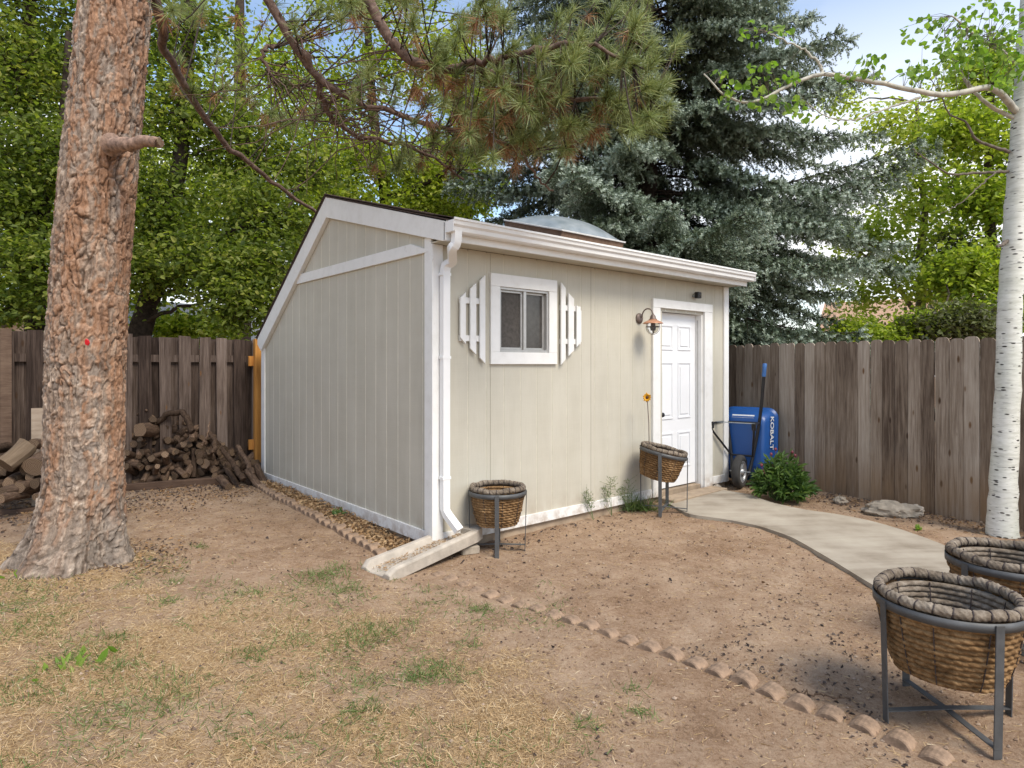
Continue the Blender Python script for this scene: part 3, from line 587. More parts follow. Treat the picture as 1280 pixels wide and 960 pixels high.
for z in (.32, 1.58):
    mb = MB(); a, b = ldir*.02, ldir*6.5; mb.sweep([(a.x, a.y, z), (b.x, b.y, z)], .09, .038, (0, 0, 1)); mb.build('rail', M['fence_l'], fence_l)
# lighter post at the far left
q = 2.56; c = ldir*q+LNRM*.075; mb = MB(); mb.tint = .95; mb.box((c.x, c.y, .95), (.10, .045, 1.88), Matrix.Rotation(TH, 3, 'Z')); pst = mb.build('post', M['tie_wood'], fence_l, .003); pst['label'] = 'brown post with a fresh pale cut top'
mb = MB(); mb.box((c.x, c.y, 1.893), (.104, .049, .006), Matrix.Rotation(TH, 3, 'Z')); mb.build('post_cap', M['split'], pst)
# continuing fence behind the shed
pa = Vector((-3.60, 8.62, 0)); op = at(322, 424, 8.6)
gpost = empty('gate_post', (op.x, op.y, 0), TH, 'new orange cedar post with short rails between dark fence and shed', 'post')
mb = MB(); mb.box((0, 0, .93), (.085, .085, 1.84)); mb.build('post', M['new_wood'], gpost, .004)
for z in (1.55, .42):
    mb = MB(); mb.tint = .3; mb.box((.03, .05, z), (.27, .036, .135)); mb.build('rail', M['new_wood'], gpost, .003)
# pale board leaning on the left fence behind the pine
bp = at(50, 600, 6.75)
mb = MB(); mb.box((0, 0, .45), (.17, .018, 1.06), Matrix.Rotation(R(-4), 3, 'X')); o = mb.build('board', M['pale_wood']); o.location = (bp.x, bp.y+.02, .06); o.rotation_euler = (0, 0, TH)
tag(o, 'pale grey plywood board leaning on the dark fence beside the pine trunk', 'board')

# ------------------------------------------------------------------ foliage helpers
def unit(a): return a/np.maximum(np.linalg.norm(a, axis=-1, keepdims=True), 1e-9)
def rdir(n, up=0., flat=1.):
    a = rng.normal(size=(n, 3)); a[:, 2] = a[:, 2]*flat+up; return unit(a)
def leaf_arrays(P, D, Nn, Ln, Wd, fold=.18, droop=.0):
    """ovate leaves: P base, D axis, Nn rough normal -> verts (n,6,3)"""
    S_ = unit(np.cross(D, Nn)); N2 = np.cross(S_, D); Ln = np.broadcast_to(Ln, (len(P),))[:, None]; Wd = np.broadcast_to(Wd, (len(P),))[:, None]
    up = N2*Wd*fold
    v0 = P; v1 = P+D*Ln*.30+S_*Wd*.5+up; v2 = P+D*Ln*.68+S_*Wd*.40+up*.8; v3 = P+D*Ln-N2*Ln*droop; v4 = P+D*Ln*.68-S_*Wd*.40+up*.8; v5 = P+D*Ln*.30-S_*Wd*.5+up
    return np.stack([v0, v1, v2, v3, v4, v5], 1)
def leaf_mesh(name, P, D, Nn, Ln, Wd, mat, parent, tint, fold=.18, droop=.05):
    V = leaf_arrays(P, D, Nn, Ln, Wd, fold, droop); n = len(P); b = (np.arange(n)*6)[:, None]
    F = np.concatenate([b+np.array([[0, 1, 2, 3]]), b+np.array([[0, 3, 4, 5]])], 0)
    return npmesh(name, V, F, mat, parent, {'tint': np.repeat(tint, 6)})
def blades(P, D, Ln, Wd, bend=None):
    """thin tapering blades, 2 segments: verts (n,5,3) as quad+tri -> we use quads with doubled tip"""
    S_ = unit(np.cross(D, rdir(len(P)))); Ln = np.broadcast_to(Ln, (len(P),))[:, None]; Wd = np.broadcast_to(Wd, (len(P),))[:, None]
    if bend is None: bend = 0*D
    m_ = P+D*Ln*.55+bend*.3; t = P+D*Ln+bend
    return np.stack([P-S_*Wd*.5, P+S_*Wd*.5, m_+S_*Wd*.42, m_-S_*Wd*.42, t+S_*Wd*.12, t-S_*Wd*.12], 1)
def blade_mesh(name, P, D, Ln, Wd, mat, parent, tint, bend=None):
    V = blades(P, D, Ln, Wd, bend); b = (np.arange(len(P))*6)[:, None]
    F = np.concatenate([b+np.array([[0, 1, 2, 3]]), b+np.array([[3, 2, 4, 5]])], 0)
    return npmesh(name, V, F, mat, parent, {'tint': np.repeat(tint, 6)})
def taper(n, a, b, p=1): return [a+(b-a)*(i/(n-1))**p for i in range(n)]

def broadleaf(name, label, cat, trunks, blobs, leaf, mat, bark, clump=26, spread=.28, wratio=.62, limb_r=.022, tintb=(0, 1), lay=.35, group=None, extra=None, twig_r=.006):
    """trunks: [(points, r0, r1)], blobs: [(centre, (rx,ry,rz), n_clumps, tint shift)]"""
    b0 = Vector(trunks[0][0][0]); root = empty(name, b0, 0, label, cat, group)
    nodes = []
    for pts, r0, r1 in trunks:
        c = curve([Vector(p)-b0 for p in pts], 22, .0); m_ = MB(); m_.tube(c, taper(len(c), r0, r1), 9); m_.build('trunk', bark, root); nodes += [(p, r) for p, r in zip(c, taper(len(c), r0, r1))][3:]
    tw = MB(); PP, TT = [], []
    for cen, rad, n, sh in blobs:
        cen = Vector(cen)-b0
        # a main limb into each blob
        st = min(nodes, key=lambda q: (q[0]-cen).length+max(0, q[0].z-cen.z)*1.2)
        L_ = (cen-st[0]).length; mid = st[0].lerp(cen, .5)+Vector((0, 0, .10*L_)); lc = curve([st[0], mid, cen], 10, .02); lr = taper(len(lc), min(limb_r*(1+L_*.35), st[1]*.8), .008); lm = MB(); lm.tube(lc, lr, 6, False); lm.build('limb', bark, root)
        lnodes = [p for p in lc[4:]]
        u_ = rdir(n)*np.cbrt(rng.uniform(.12, 1, n))[:, None]*np.array(rad)
        for q in u_:
            e = cen+Vector(q); s_ = min(lnodes, key=lambda p: (p-e).length); mid = s_.lerp(e, .5)+Vector(rng.normal(size=3)*.06*(e-s_).length)+Vector((0, 0, .05))
            tw.tube([s_, mid, e], [twig_r*1.5, twig_r, twig_r*.5], 4, False)
            m_ = rng.integers(int(clump*1.8), int(clump*3.9)+1); t = rng.uniform(0, 1.15, m_)[:, None]; base = np.array(mid)*(1-t)+np.array(e)*t
            PP.append(base+rng.normal(size=(m_, 3))*np.array([spread, spread, spread*.6])); TT.append(np.clip(rng.normal(.5+sh+rng.normal()*.2, .2, m_), 0, 1))
    tag(tw.build('twigs', bark, root), kind='stuff')
    P = np.concatenate(PP); T = np.concatenate(TT); n = len(P)
    D = rdir(n, -.25, .6); Nn = rdir(n, 1.0/lay*.5); sz = leaf*rng.uniform(.55, 1.5, n)
    leaf_mesh('foliage', P, D, Nn, sz, sz*wratio, mat, root, T)
    return root

# ------------------------------------------------------------------ big pine
PB = Vector((-3.06, 4.80, 0.0))
pine = empty('pine_tree', PB, 0, 'large ponderosa pine with orange plated bark at left', 'tree')
nu, nv = 260, 760; zs = np.concatenate([np.linspace(-.25, 4.6, 640), np.linspace(4.62, 11, 120)])
px_c = np.interp(zs, [-.25, .0, .25, .6, 1.2, 1.75, 2.5, 3.25, 3.95, 4.6, 11], [88, 90, 98, 105, 107, 109, 117, 129, 140, 150, 215])
r_z = np.interp(zs, [-.25, -.02, .1, .22, .45, .75, 1.2, 2.5, 4, 11], [.43, .385, .33, .30, .275, .258, .256, .252, .240, .11])
cx = (px_c-640)/FP*4.80-PB.x; th_ = np.linspace(0, 2*np.pi, nu, endpoint=False)
TH_, ZZ = np.meshgrid(th_, zs); RR = np.repeat(r_z[:, None], nu, 1)
# root flares
fl = sstep(.55, -.15, ZZ)*(.5+.5*np.sin(TH_*4+.9)+.35*np.sin(TH_*7+2))*.085; RR = RR+np.maximum(fl, -.02)
Rr = .26
def worley(U, Vv, su, sv, per, s):
    """periodic in U (per cells); returns F1, F2, id-random"""
    X, Yy = U*su, Vv*sv; I, J = np.floor(X).astype(int), np.floor(Yy).astype(int); f1 = np.full(X.shape, 9.); f2 = f1.copy(); rid = np.zeros(X.shape)
    for di in (-1, 0, 1):
        for dj in (-1, 0, 1):
            a, b = I+di, J+dj; z = 0*a; am = a % per
            cxx, cyy = a+_h(am, b, z, s), b+_h(am, b, z, s+1); d = np.hypot(X-cxx, (Yy-cyy)); r_ = _h(am, b, z, s+2)
            n_ = d < f1; f2 = np.where(n_, f1, np.minimum(f2, d)); rid = np.where(n_, r_, rid); f1 = np.where(n_, d, f1)
    return f1, f2, rid
Pn = np.stack([np.cos(TH_)*Rr, np.sin(TH_)*Rr, ZZ], -1)
Pw = Pn*np.array([1, 1, .45])
wx = (fbm(Pw*7, 4, 11)-.5)*.11; wz = (fbm(Pn*6, 4, 21)-.5)*.34
U = (TH_*Rr+wx); per = 33; su = per/(2*np.pi*Rr)
f1, f2, rid = worley(U, ZZ+wz, su, 5.4, per, 3); e1 = sstep(.0, .16, f2-f1)
per2 = 74; g1, g2, rid2 = worley(U+wx*.5, ZZ+wz*.8, per2/(2*np.pi*Rr), 19, per2, 8); e2 = sstep(0, .35, g2-g1)
fn_ = fbm(Pn*26, 5, 41); big = fbm(Pn*np.array([3.2, 3.2, .9]), 4, 51); streak = fbm(Pn*np.array([16, 16, 2.2]), 4, 61)
h1, h2, rid3 = worley(U+wx*1.2, ZZ+wz*1.1, 122/(2*np.pi*Rr), 40, 122, 14); e3 = sstep(0, .35, h2-h1)
deep = sstep(.38, .62, fbm(Pn*np.array([5, 5, 2.5]), 3, 71))            # fissures open only in places
disp = (e1-1)*.014*(.25+deep)+(rid-.5)*.013*e1+(e2-1)*.005+(rid2-.5)*.009+(rid3-.5)*.006+(fn_-.5)*.020+(streak-.5)*.022
RD = RR+disp
Vx = np.cos(TH_)*RD+cx[:, None]; Vy = np.sin(TH_)*RD
grey = np.array([.285, .225, .185]); pink = np.array([.36, .265, .20]); orange = np.array([.33, .155, .075]); dark = np.array([.075, .046, .034]); pale = np.array([.50, .435, .38]); blue_ = np.array([.29, .255, .23])
side = np.cos(TH_-R(-25)); om = sstep(.52, .66, streak*.45+big*.35+rid2*.16+side*.07+.028*np.clip(ZZ, 0, 4))[..., None]
c_ = blue_+(grey-blue_)*sstep(.35, .6, big)[..., None]; c_ = c_+(pink-c_)*sstep(.40, .72, rid2*.45+fn_*.55)[..., None]; c_ = c_+(pale-c_)*sstep(.54, .70, fn_*.6+rid2*.4)[..., None]*.85; c_ = c_*(.78+.44*rid3[..., None])
c_ = c_+(orange-c_)*om*.62; fiss = np.clip((1-e1)*(.25+.75*deep)*.9+(1-e2)*.22+sstep(.44, .26, fn_)*.5+(1-e3)*.22, 0, 1)[..., None]; c_ = c_+(dark-c_)*fiss*.75
gl = sstep(.55, .1, ZZ)[..., None]; lum = c_.mean(-1, keepdims=True); c_ = c_+(np.array([1.0, .87, .76])*lum*.88-c_)*gl*.6
c_ = c_*np.array([1.04, .99, .93])
npmesh('trunk', np.stack([Vx, Vy, ZZ], -1), gridF(nu, nv, True), M['bark'], pine, {'bark': c_.reshape(-1, 3)}, smooth=True)
def pl(px, py, Y): return at(px, py, Y)-PB
mb = MB(); st = curve([pl(140, 181, 4.6), pl(160, 180, 4.5), pl(180, 176.5, 4.45), pl(199, 177, 4.42)], 24, .005); mb.tube(st, [.085]+[q*random.uniform(.9, 1.1) for q in taper(len(st)-2, .056, .036, .6)]+[.034], 14); stub = mb.build('branch_stub', M['stub'], pine)
mb = MB(); mb.tube([pl(198.8, 177, 4.42), pl(200, 177, 4.42)], [.031, .029], 12); mb.build('cut_end', M['split'], stub)
tg = at(108.5, 428, 4.505); mb = MB(); V = [(0, -.012, .042), (.022, -.006, .022), (.026, -.0, -.01), (.004, .004, -.036), (-.022, -.003, -.02), (-.018, -.012, .02)]; mb.prism(V, (.004, .012, 0)); o = mb.build('tag', M['red'], bevel=.003); o.location = tg; o.scale = (.62, .8, .66); tag(o, 'small red plastic tag on the big pine trunk', 'tag')

# limbs (traced positions, each at its own distance)
limbs = []
def limb(pts, r0, r1, parent=pine, base=PB, mat=None, n=30, name='limb', jit=.012, seg=9):
    c = curve([Vector(p)-base for p in pts], n, jit); m_ = MB(); m_.tube(c, taper(len(c), r0, r1), seg); m_.build(name, mat or M['limb'], parent); limbs.append(c); return c
TOP = Vector(((150-640)/FP*4.8, 4.8, 5.2))
T2 = TOP+Vector((.12, 0, .9)); T3 = TOP+Vector((.2, 0, 1.6))
LA = limb([TOP, at(200, 20, 5.3), at(207, 60, 5.7), at(250, 138, 6.3), at(300, 195, 6.9), at(350, 234, 7.4), at(402, 270, 7.9)], .046, .018)
LB = limb([T2, at(330, -10, 5.2), at(368, 55, 5.3), at(398, 98, 5.4), at(440, 125, 5.4), at(500, 142, 5.4), at(560, 160, 5.4), at(610, 172, 5.3), at(660, 190, 5.2)], .042, .010)
LB2 = limb([at(376, 65, 5.3), at(398, 100, 5.45), at(408, 135, 5.6), at(420, 155, 5.7), at(450, 172, 5.8), at(500, 180, 5.8), at(545, 200, 5.8), at(580, 225, 5.7)], .032, .010)
LC = limb([T3, at(420, -70, 4.9), at(488, 50, 4.9), at(512, 76, 4.9), at(555, 86, 4.9), at(600, 88, 4.9), at(640, 105, 4.9), at(700, 120, 4.8), at(760, 125, 4.7), at(810, 118, 4.6)], .048, .012)
LD = limb([at(560, 87, 4.9), at(620, 75, 4.7), at(680, 60, 4.5), at(740, 55, 4.4), at(790, 80, 4.4)], .03, .01)
LE = limb([at(350, 53, 5.9), at(330, 66, 5.8), at(336, 90, 5.8), at(352, 100, 5.9), at(375, 108, 5.9)], .022, .008)
LF = limb([at(600, 88, 4.9), at(615, 120, 5.0), at(640, 165, 5.1), at(665, 215, 5.2), at(690, 240, 5.2)], .02, .007)
# thin drooping twigs among the limbs
mb = MB()
for i in range(170):
    c = [LB2, LB, LB2, LC, LB, LB2, LE][i % 7]; p = Vector(c[int(rng.integers(4, len(c)-1))]); ln = rng.uniform(.3, 1.1); d = Vector((rng.normal()*.7+.3, rng.normal()*.5, -abs(rng.normal())*.6+.1)); 
    
    e_ = p+d*ln+PB; ex, ey = 640+FP*e_.x/e_.y, YH-FP*(e_.z-CH)/e_.y
    if ey > 238 or ex > 600 or (ex > 400 and ey > 225): continue
    pts = [p, p+d*ln*.4+Vector((0, 0, .05)), p+d*ln*.75+Vector(rng.normal(size=3)*.06), p+d*ln+Vector(rng.normal(size=3)*.1)]; c2 = curve(pts, 9, .008); mb.tube(c2, taper(len(c2), .007, .0025), 4, False)
tag(mb.build('twigs', M['limb'], pine), kind='stuff')
# needle tufts: (px, py, radius x, radius y, n, Y, Y spread, dead share)
TU = [(800, 120, 42, 48, 46, 4.45, .25, .10), (740, 90, 60, 42, 50, 4.55, .3, .12), (660, 85, 70, 40, 58, 4.75, .35, .22), (770, 55, 90, 20, 20, 4.4, .3, .05),
      (690, 150, 60, 36, 40, 4.9, .35, .25), (625, 135, 55, 42, 40, 5.0, .4, .22), (725, 165, 45, 25, 16, 5.0, .25, .15), (630, 176, 45, 26, 16, 5.15, .35, .12), (570, 75, 55, 28, 30, 4.9, .3, .35),
      (565, 150, 50, 35, 26, 5.4, .4, .10), (520, 190, 40, 25, 12, 5.7, .4, .05), (590, 188, 40, 24, 12, 5.5, .4, .08), (672, 190, 30, 18, 5, 5.2, .25, .12), (440, 95, 60, 25, 8, 5.6, .5, .1), (270, 85, 60, 35, 14, 6.6, .6, .25), (350, 130, 60, 35, 20, 6.2, .6, .1), (440, 120, 60, 40, 20, 5.8, .4, .1), (500, 200, 40, 16, 10, 5.8, .3, .05), (620, 10, 220, 36, 80, 4.8, .6, .12), (400, 10, 200, 40, 40, 5.6, .7, .1)]
allp = [Vector(p) for c in limbs for p in c[3:]]; ap = np.array([tuple(p) for p in allp])
tw = MB(); NP, ND, NL, NT_, NB = [], [], [], [], []; DP, DD, DL, DT, DB = [], [], [], [], []
for px, py, rx, ry, n, Y, ys, dead in TU:
    for i in range(int(n*.62)):
        a, q = rng.uniform(0, 2*np.pi), math.sqrt(rng.uniform()); tip = at(px+rx*q*math.cos(a), py+ry*q*math.sin(a), Y+rng.normal()*ys)-PB; tp = np.array(tip)
        dd = np.linalg.norm(ap-tp, axis=1)+np.maximum(0, ap[:, 0]-tp[0])*.8; s_ = allp[int(np.argmin(dd))]; mid = s_.lerp(tip, .55)+Vector((0, 0, -.04))
        tw.tube([s_, mid, tip], [.007, .006, .005], 4, False)
        ax_ = unit(np.array(tip-mid)+np.array([.10, -.10, .12])+rng.normal(size=3)*.05)
        m_ = int(rng.integers(80, 125)); back_ = rng.uniform(-.09, .02, m_)
        d = unit(ax_*rng.uniform(.25, 1.3, m_)[:, None]+rdir(m_)*.8); ln = rng.uniform(.09, .15, m_)*rng.uniform(.75, 1.15); P0 = tp+ax_*back_[:, None]
        bend = np.array([0, 0, -1.])*rng.uniform(.0, .03, m_)[:, None]; NP.append(P0); ND.append(d); NL.append(ln); NB.append(bend); NT_.append(np.clip(rng.normal(.5+rng.normal()*.12, .22, m_), 0, 1))
        if rng.uniform() < dead*2.2:
            m_ = int(rng.integers(40, 80)); b_ = tp-ax_*rng.uniform(.08, .2); d = unit(rdir(m_)*.8+np.array([0, 0, -.55])+ax_*.2); DP.append(np.repeat(b_[None], m_, 0)-ax_*rng.uniform(0, .08, m_)[:, None]); DD.append(d); DL.append(rng.uniform(.08, .14, m_)); DB.append(np.array([0, 0, -1.])*rng.uniform(0, .04, m_)[:, None]); DT.append(rng.uniform(0, 1, m_))
tw.build('needle_twigs', M['limb_dark'], pine)
blade_mesh('needle_foliage', np.concatenate(NP), np.concatenate(ND), np.concatenate(NL), .0040, M['needle'], pine, np.concatenate(NT_), np.concatenate(NB))
blade_mesh('dead_needles', np.concatenate(DP), np.concatenate(DD), np.concatenate(DL), .0040, M['needle_dead'], pine, np.concatenate(DT), np.concatenate(DB))

# ------------------------------------------------------------------ blue spruce
def keep(wp):   # shoots stay behind the fence line and off the shed
    f = (wp[:, 0]-fr0.x)*fn.x+(wp[:, 1]-fr0.y)*fn.y; s_ = (wp[:, 0]-CX)*UX+(wp[:, 1]-CY)*UY; t_ = -(wp[:, 0]-CX)*UY+(wp[:, 1]-CY)*UX
    return ~((f > -.15) & (wp[:, 2] < 2.15)) & ~((s_ < LEN+.25) & (t_ < DEP+.2) & (wp[:, 2] < 3.5))
def spruce(name, label, base, Hh, L0, dens, zlo=.4, zfull=9.5, seed=3, tsh=0., finger=1.0, extra=()):
    r_ = np.random.default_rng(seed); base = Vector(base); root = empty(name, base, 0, label, 'tree'); tr = MB(); tr.tube(curve([(0, 0, -.2), (.03, 0, Hh*.3), (0, .03, Hh*.65), (0, 0, Hh)], 24, .01), taper(25, .27, .03), 12); tr.build('trunk', M['limb_dark'], root)
    br, dead = MB(), MB(); P, D, Ln, T = [], [], [], []
    z = zlo
    while z < Hh-.3:
        d_ = dens if z < zfull else dens*.4
        nb = max(4, int(8*d_)); a0 = r_.uniform(0, 6.28); ex_ = [q for q in extra if z <= q[1] < z+.34]
        for b in range(nb+len(ex_)):
            a = a0+b*2*np.pi/nb+r_.normal()*.25; Lb = max(.3, L0*(1-z/Hh)**.55*r_.uniform(.68, 1.12)); xx = ex_[b-nb] if b >= nb else None
            if not xx and abs((a+1.70+np.pi) % (2*np.pi)-np.pi) < .55 and (4.7 < z < 5.7 or 6.2 < z < 7.5): Lb *= .35
            if xx: a, Lb = xx[0], xx[2]
            o = np.array([np.cos(a), np.sin(a), 0.]); sd = np.array([-np.sin(a), np.cos(a), 0.])
            zz = z+r_.normal()*.12; up0 = xx[3] if xx else r_.uniform(-.05, .22); n = max(5, int(Lb/.13)); t = np.linspace(0, 1, n); dr_ = .42*Lb*r_.uniform(.6, 1.2)
            ax_ = o*(t*Lb)[:, None]+np.array([0, 0, 1.])*(zz+up0*t*Lb-dr_*t**1.6+.30*dr_*t**5)[:, None]+sd*(.10*Lb*r_.normal()*t**2)[:, None]
            kk = keep(ax_+np.array(base)); nk = n if kk.all() else max(2, int(np.argmin(kk)))
            br.tube([tuple(q) for q in ax_[:nk]], taper(n, .028, .006)[:nk], 5, False)
            for i in range(1, n):
                tt = t[i]
                if tt < .28:
                    if r_.uniform() < .9 and keep(ax_[i][None]+np.array(base))[0]:
                        p0 = ax_[i]; q = unit(r_.normal(size=3)*np.array([1, 1, .7])); dead.tube([tuple(p0), tuple(p0+q*.16+np.array([0, 0, -.03])), tuple(p0+q*r_.uniform(.25, .5)+np.array([0, 0, -.12]))], [.005, .004, .002], 3, False)
                    if tt < .2: continue
                for sg in (-1, 1):
                    ll = (.62*Lb*(1-tt)**.8*.5+.16)*r_.uniform(.6, 1.15); dv = unit(o*.75+sd*sg*.8+np.array([0, 0, r_.uniform(-.35, .05)])); m_ = max(2, int(ll/.034*d_)); u = (np.arange(m_)+r_.uniform(.2, .8))/m_
                    lp = ax_[i]+dv*(u*ll)[:, None]+np.array([0, 0, -1.])*((u**1.7)*ll*.42)[:, None]
                    if ll > .3 and keep(lp[-1:]+np.array(base))[0]: dead.tube([tuple(ax_[i]), tuple(lp[m_//2]), tuple(lp[-1])], [.006, .004, .002], 3, False)
                    fd = unit(dv*.75+r_.normal(size=(m_, 3))*.50+np.array([0, 0, .02])); k2 = r_.uniform(size=m_) < .30; fd[k2] = unit(fd[k2]*.5+np.array([0, 0, -1.])); P.append(lp); D.append(fd); Ln.append(r_.uniform(.10, .20, m_)*finger)
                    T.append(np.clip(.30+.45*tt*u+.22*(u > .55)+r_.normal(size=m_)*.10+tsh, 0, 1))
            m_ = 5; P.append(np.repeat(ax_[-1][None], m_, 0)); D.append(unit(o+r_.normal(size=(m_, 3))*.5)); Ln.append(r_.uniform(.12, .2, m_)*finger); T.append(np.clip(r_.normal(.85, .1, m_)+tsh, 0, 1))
        z += .34
    br.build('limbs', M['limb_dark'], root); dead.build('dead_twigs', M['spruce_twig'], root)
    P, D, Ln, T = map(np.concatenate, (P, D, Ln, T)); wp = P+np.array(base); kp = keep(wp); P, D, Ln, T = P[kp], D[kp], Ln[kp], T[kp]; n = len(P)
    # each shoot: 13 stubby needles set round the axis, pointing forward
    K = 13; u = (np.arange(K)+.5)/K; ph = np.arange(K)*2.4
    S1 = unit(np.cross(D, rdir(n))); S2 = np.cross(D, S1)
    Pb = P[:, None]+D[:, None]*(Ln[:, None, None]*(u*.92)[None, :, None]); rad = (S1[:, None]*np.cos(ph)[None, :, None]+S2[:, None]*np.sin(ph)[None, :, None])
    nd = unit(D[:, None]*.75+rad); nl = (.054*(1-.4*u))[None, :, None]*rng.uniform(.8, 1.2, (n, K, 1)); tg_ = np.cross(D[:, None], rad); wdt = .0135
    V = np.stack([Pb-tg_*wdt, Pb+tg_*wdt, Pb+nd*nl], 2).reshape(-1, 3); F = np.arange(len(V)).reshape(-1, 3)
    tt = np.repeat((T[:, None]+(u-.5)[None]*.34).ravel(), 3)
    npmesh('needle_foliage', V, F, M['spruce'], root, {'tint': np.clip(tt, 0, 1)})
    return root
sp_b = at(808, 456, 12.3); spruce('spruce_tree', 'big blue spruce behind the shed with drooping blue green sprays', (sp_b.x, sp_b.y, -.1), 15.5, 4.7, 1.05, extra=[(-.10, 3.9, 5.0, .62), (-.25, 4.3, 4.7, .5), (.1, 3.4, 4.9, .45), (-.08, 2.2, 4.9, .12), (-.4, 1.9, 4.5, .1), (.2, 2.6, 4.8, .1), (-.25, 2.7, 4.7, .12)])

# ------------------------------------------------------------------ aspen
AB = Vector((4.53, 5.86, -.08)); aspen = empty('aspen_tree', AB, 0, 'white barked aspen with black scars at the right fence', 'tree')
mb = MB(); c = curve([AB-AB+Vector((0, 0, -.15)), at(1253, 650, 5.86)-AB, at(1258, 540, 5.86)-AB, at(1262, 400, 5.86)-AB, at(1268, 290, 5.86)-AB, at(1278, 160, 5.86)-AB, at(1286, 40, 5.86)-AB, at(1300, -150, 5.9)-AB, at(1310, -420, 5.9)-AB], 64, .004)
zsc = [p.z for p in c]; rr = [float(np.interp(z, [-.2, 0, .35, 1.0, 1.9, 3.4, 4.6, 8], [.15, .128, .112, .102, .096, .090, .082, .035])) for z in zsc]; mb.tube(c, rr, 28); mb.build('trunk', M['aspen'], aspen)
nl0 = len(limbs)
AS = [limb([at(1270, 140, 5.86), at(1262, 130, 5.75), at(1250, 116, 5.6), at(1232, 110, 5.5), at(1185, 118, 5.35), at(1140, 112, 5.2), at(1095, 103, 5.1), at(1028, 93, 4.95), at(985, 108, 4.9), at(940, 128, 4.85), at(905, 118, 4.8), at(880, 92, 4.8)], .033, .005, aspen, AB, M['aspen_br'], 44, 'limb', .003),
      limb([at(1028, 93, 4.95), at(1022, 78, 4.95), at(1005, 62, 4.95), at(985, 53, 4.95), at(960, 40, 4.9)], .013, .004, aspen, AB, M['aspen_br'], 30, 'limb', .004),
      limb([at(1266, 147, 5.86), at(1235, 130, 5.8), at(1212, 108, 5.75), at(1198, 86, 5.7), at(1188, 62, 5.7), at(1180, 40, 5.7)], .020, .005, aspen, AB, M['aspen_br'], 30, 'limb', .004),
      limb([at(1262, 190, 5.86), at(1240, 183, 5.8), at(1217, 172, 5.7), at(1210, 155, 5.65), at(1185, 140, 5.6), at(1175, 115, 5.5)], .016, .004, aspen, AB, M['limb_grey'], 30, 'limb', .004),
      limb([at(1260, 214, 5.86), at(1225, 216, 5.8), at(1188, 217, 5.7), at(1160, 200, 5.6), at(1140, 186, 5.6)], .014, .004, aspen, AB, M['limb_grey'], 30, 'limb', .004),
      limb([at(1150, 122, 5.25), at(1110, 135, 5.2), at(1068, 150, 5.1), at(1035, 146, 5.1), at(1010, 130, 5.0)], .010, .003, aspen, AB, M['aspen_br'], 30, 'limb', .004),
      limb([at(1245, 215, 5.8), at(1225, 232, 5.7), at(1205, 250, 5.6), at(1175, 268, 5.6)], .008, .003, aspen, AB, M['limb_grey'], 30, 'limb', .004),
      limb([at(1275, 80, 5.86), at(1245, 60, 5.7), at(1220, 45, 5.5), at(1190, 20, 5.4)], .02, .006, aspen, AB, M['aspen_br'], 30, 'limb', .004),
      limb([at(1285, 60, 5.86), at(1320, 30, 5.5), at(1360, 20, 5.3), at(1400, -10, 5.2)], .03, .008, aspen, AB, M['aspen_br'], 30, 'limb', .004),
      limb([at(1262, 300, 5.86), at(1252, 306, 5.75), at(1247, 308, 5.7)], .018, .010, aspen, AB, M['limb_grey'], 30, 'limb', .004)]
LV = [(965, 92, 36, 15, 34, 4.88), (935, 120, 40, 14, 34, 4.85), (985, 128, 25, 12, 16, 4.9), (905, 100, 20, 14, 12, 4.8), (1090, 82, 16, 16, 26, 5.1), (1145, 88, 18, 16, 28, 5.2), (1215, 62, 42, 20, 90, 5.5), (1255, 85, 28, 26, 70, 5.6), (1190, 90, 25, 12, 20, 5.5), (1262, 104, 12, 12, 22, 5.6), (1180, 40, 60, 22, 60, 5.5), (1240, 30, 50, 30, 90, 5.5), (1000, 142, 12, 8, 8, 5.0), (1060, 95, 14, 8, 8, 5.0), (1276, 70, 8, 18, 14, 5.4), (960, 40, 40, 15, 24, 4.9)]
tw = MB(); P, T = [], []; ap = np.array([tuple(p) for c in AS for p in c[2:]])
for px, py, rx, ry, n, Y in LV:
    for i in range(int(n*1.35)):
        a, q = rng.uniform(0, 6.28), math.sqrt(rng.uniform()); e = np.array(at(px+rx*q*math.cos(a), py+ry*q*math.sin(a), Y+rng.normal()*.13)-AB)
        if i % 3 == 0: s_ = ap[np.argmin(np.linalg.norm(ap-e, axis=1))]; tw.tube([tuple(s_), tuple(s_*.5+e*.5+np.array([0, 0, .02])), tuple(e)], [.003, .002, .0012], 3, False)
        P.append(e); T.append(np.clip(rng.normal(.55, .22), 0, 1))
tag(tw.build('twigs', M['limb_grey'], aspen), kind='stuff'); P = np.array(P); n = len(P); sz = rng.uniform(.040, .066, n)
leaf_mesh('foliage', P, rdir(n, -.5), rdir(n, .5), sz, sz*.92, M['leaf_aspen'], aspen, np.array(T), .12)

# ------------------------------------------------------------------ background trees
def blob(px, py, Y, rx, ry, n, sh=0., rd=None):
    c = at(px, py, Y); k_ = Y/FP; return (c, (rx*k_, rd if rd else max(.6, (rx+ry)/2*k_*.8), ry*k_), n, sh)
def tp(px, py, Y): return tuple(at(px, py, Y))
